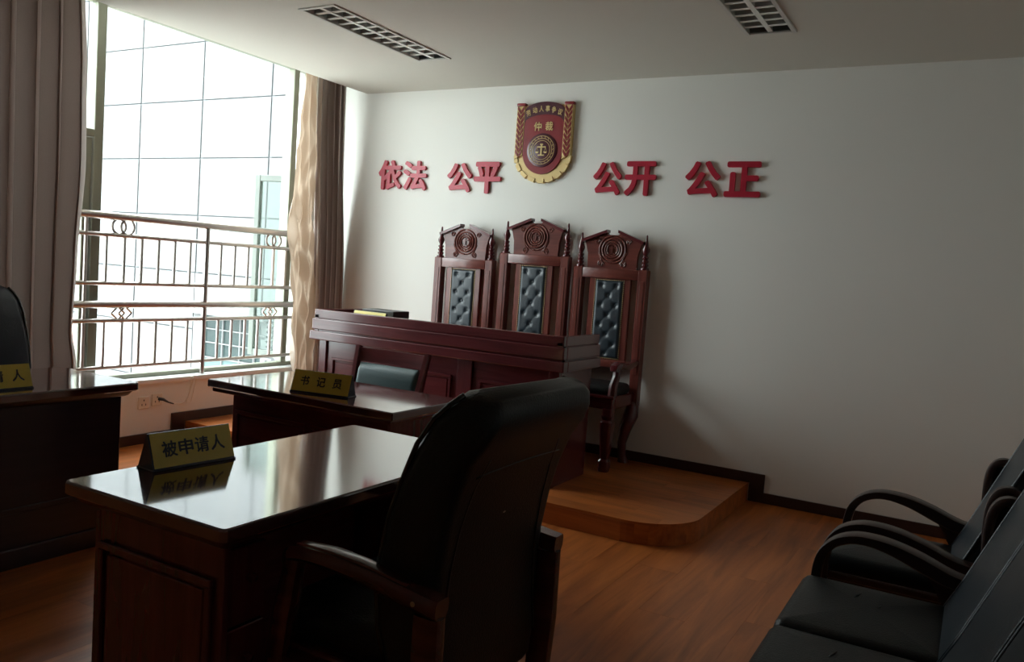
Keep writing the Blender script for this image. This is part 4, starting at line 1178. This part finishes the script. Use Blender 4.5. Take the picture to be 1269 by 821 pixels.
# ------------------------------------------------------------------ outside: facing building, ground, low pink wall
FY = 12.0
bld = thing('office_building', 'white panel-clad building wing seen through the window', 'building', (-15, FY + 0.5, -6))
def outb(name, x0, x1, y0, y1, z0, z1, mat, bev=0, parent=bld):
    o = box(name, x0, x1, y0, y1, z0, z1, mat, parent, bev=bev); o.location = (15, -FY - 0.5, 6); return o
outb('wall', -25, -6.5, FY + 0.03, FY + 3, -6, 9.4, 'facade_joint')
pws, phs, jt = 2.02, 1.215, 0.028
cache = None
for i in range(-5, 4):
    for j in range(-6, 7):
        x0 = -14.665 + i * pws; z0 = 0.885 + j * phs
        x1, z1 = x0 + pws, z0 + phs
        if x0 < -25 or x1 > -6.4 or z0 < -6.2: continue
        if i in (0,) and -2 <= j <= -1: continue
        if cache is None:
            bm = bmesh.new(); add_box(bm, -pws / 2 + jt * .85, pws / 2 - jt * .85, -0.008, 0.008, -phs / 2 + jt / 2, phs / 2 - jt / 2)
            o = mesh_obj('panel', bm, 'facade_panel', bld); cache = o.data
        else:
            o = bpy.data.objects.new('panel', cache); COL.objects.link(o); o.parent = bld
        o.location = ((x0 + x1) / 2 + 15, 0.0 - 0.5, (z0 + z1) / 2 + 6)
# teal glazed bay with white bars, louvre stack at its right
outb('panel', -14.65, -14.32, FY - 0.02, FY + 0.03, -1.54, 0.87, 'facade_panel')
outb('panel', -14.30, -12.66, FY - 0.02, FY + 0.03, 0.06, 0.87, 'facade_panel')
gx0, gx1 = -14.28, -12.45
outb('glass', gx0, gx1, FY + 0.0, FY + 0.03, -0.86, 0.02, 'teal_glass')
outb('glass', gx0, gx1, FY - 0.01, FY + 0.03, -1.54, -0.90, 'teal_glass_pale')
for xb in (gx0, -13.72, -13.20, -12.78, gx1): outb('glazing_bar', xb - 0.012, xb + 0.012, FY - 0.04, FY, -1.54, 0.02, 'facade_panel')
for zb in (0.02, -0.27, -0.56, -0.88): outb('glazing_bar', gx0, gx1, FY - 0.045, FY - 0.005, zb - 0.012, zb + 0.012, 'facade_panel')
outb('canopy_ledge', gx0 - 0.4, gx1 + 0.1, FY - 0.25, FY, 0.04, 0.11, 'facade_panel')
for k in range(12): outb('louvre_slat', -12.42, -12.24, FY - 0.08, FY, -1.05 + k * 0.10, -1.0 + k * 0.10, 'facade_panel')
g = struct(box('ground', -40, -5.5, -20, 40, -6.2, -6.0, 'ground_concrete')); g.name = 'ground'
pk = box('pink_wall', -12.6, -12.0, 6.2, 7.70, -6.0, 0.20, 'pink_render', None, bev=0.02)
tag(pk, 'low pink rendered wall outside, glimpsed between curtain and window frame', 'wall')
ew = struct(box('exterior_wall', XL - 0.32, XL - 0.30, YF, YB + 4, -6, -0.1, 'facade_panel')); ew.name = 'wall_exterior'
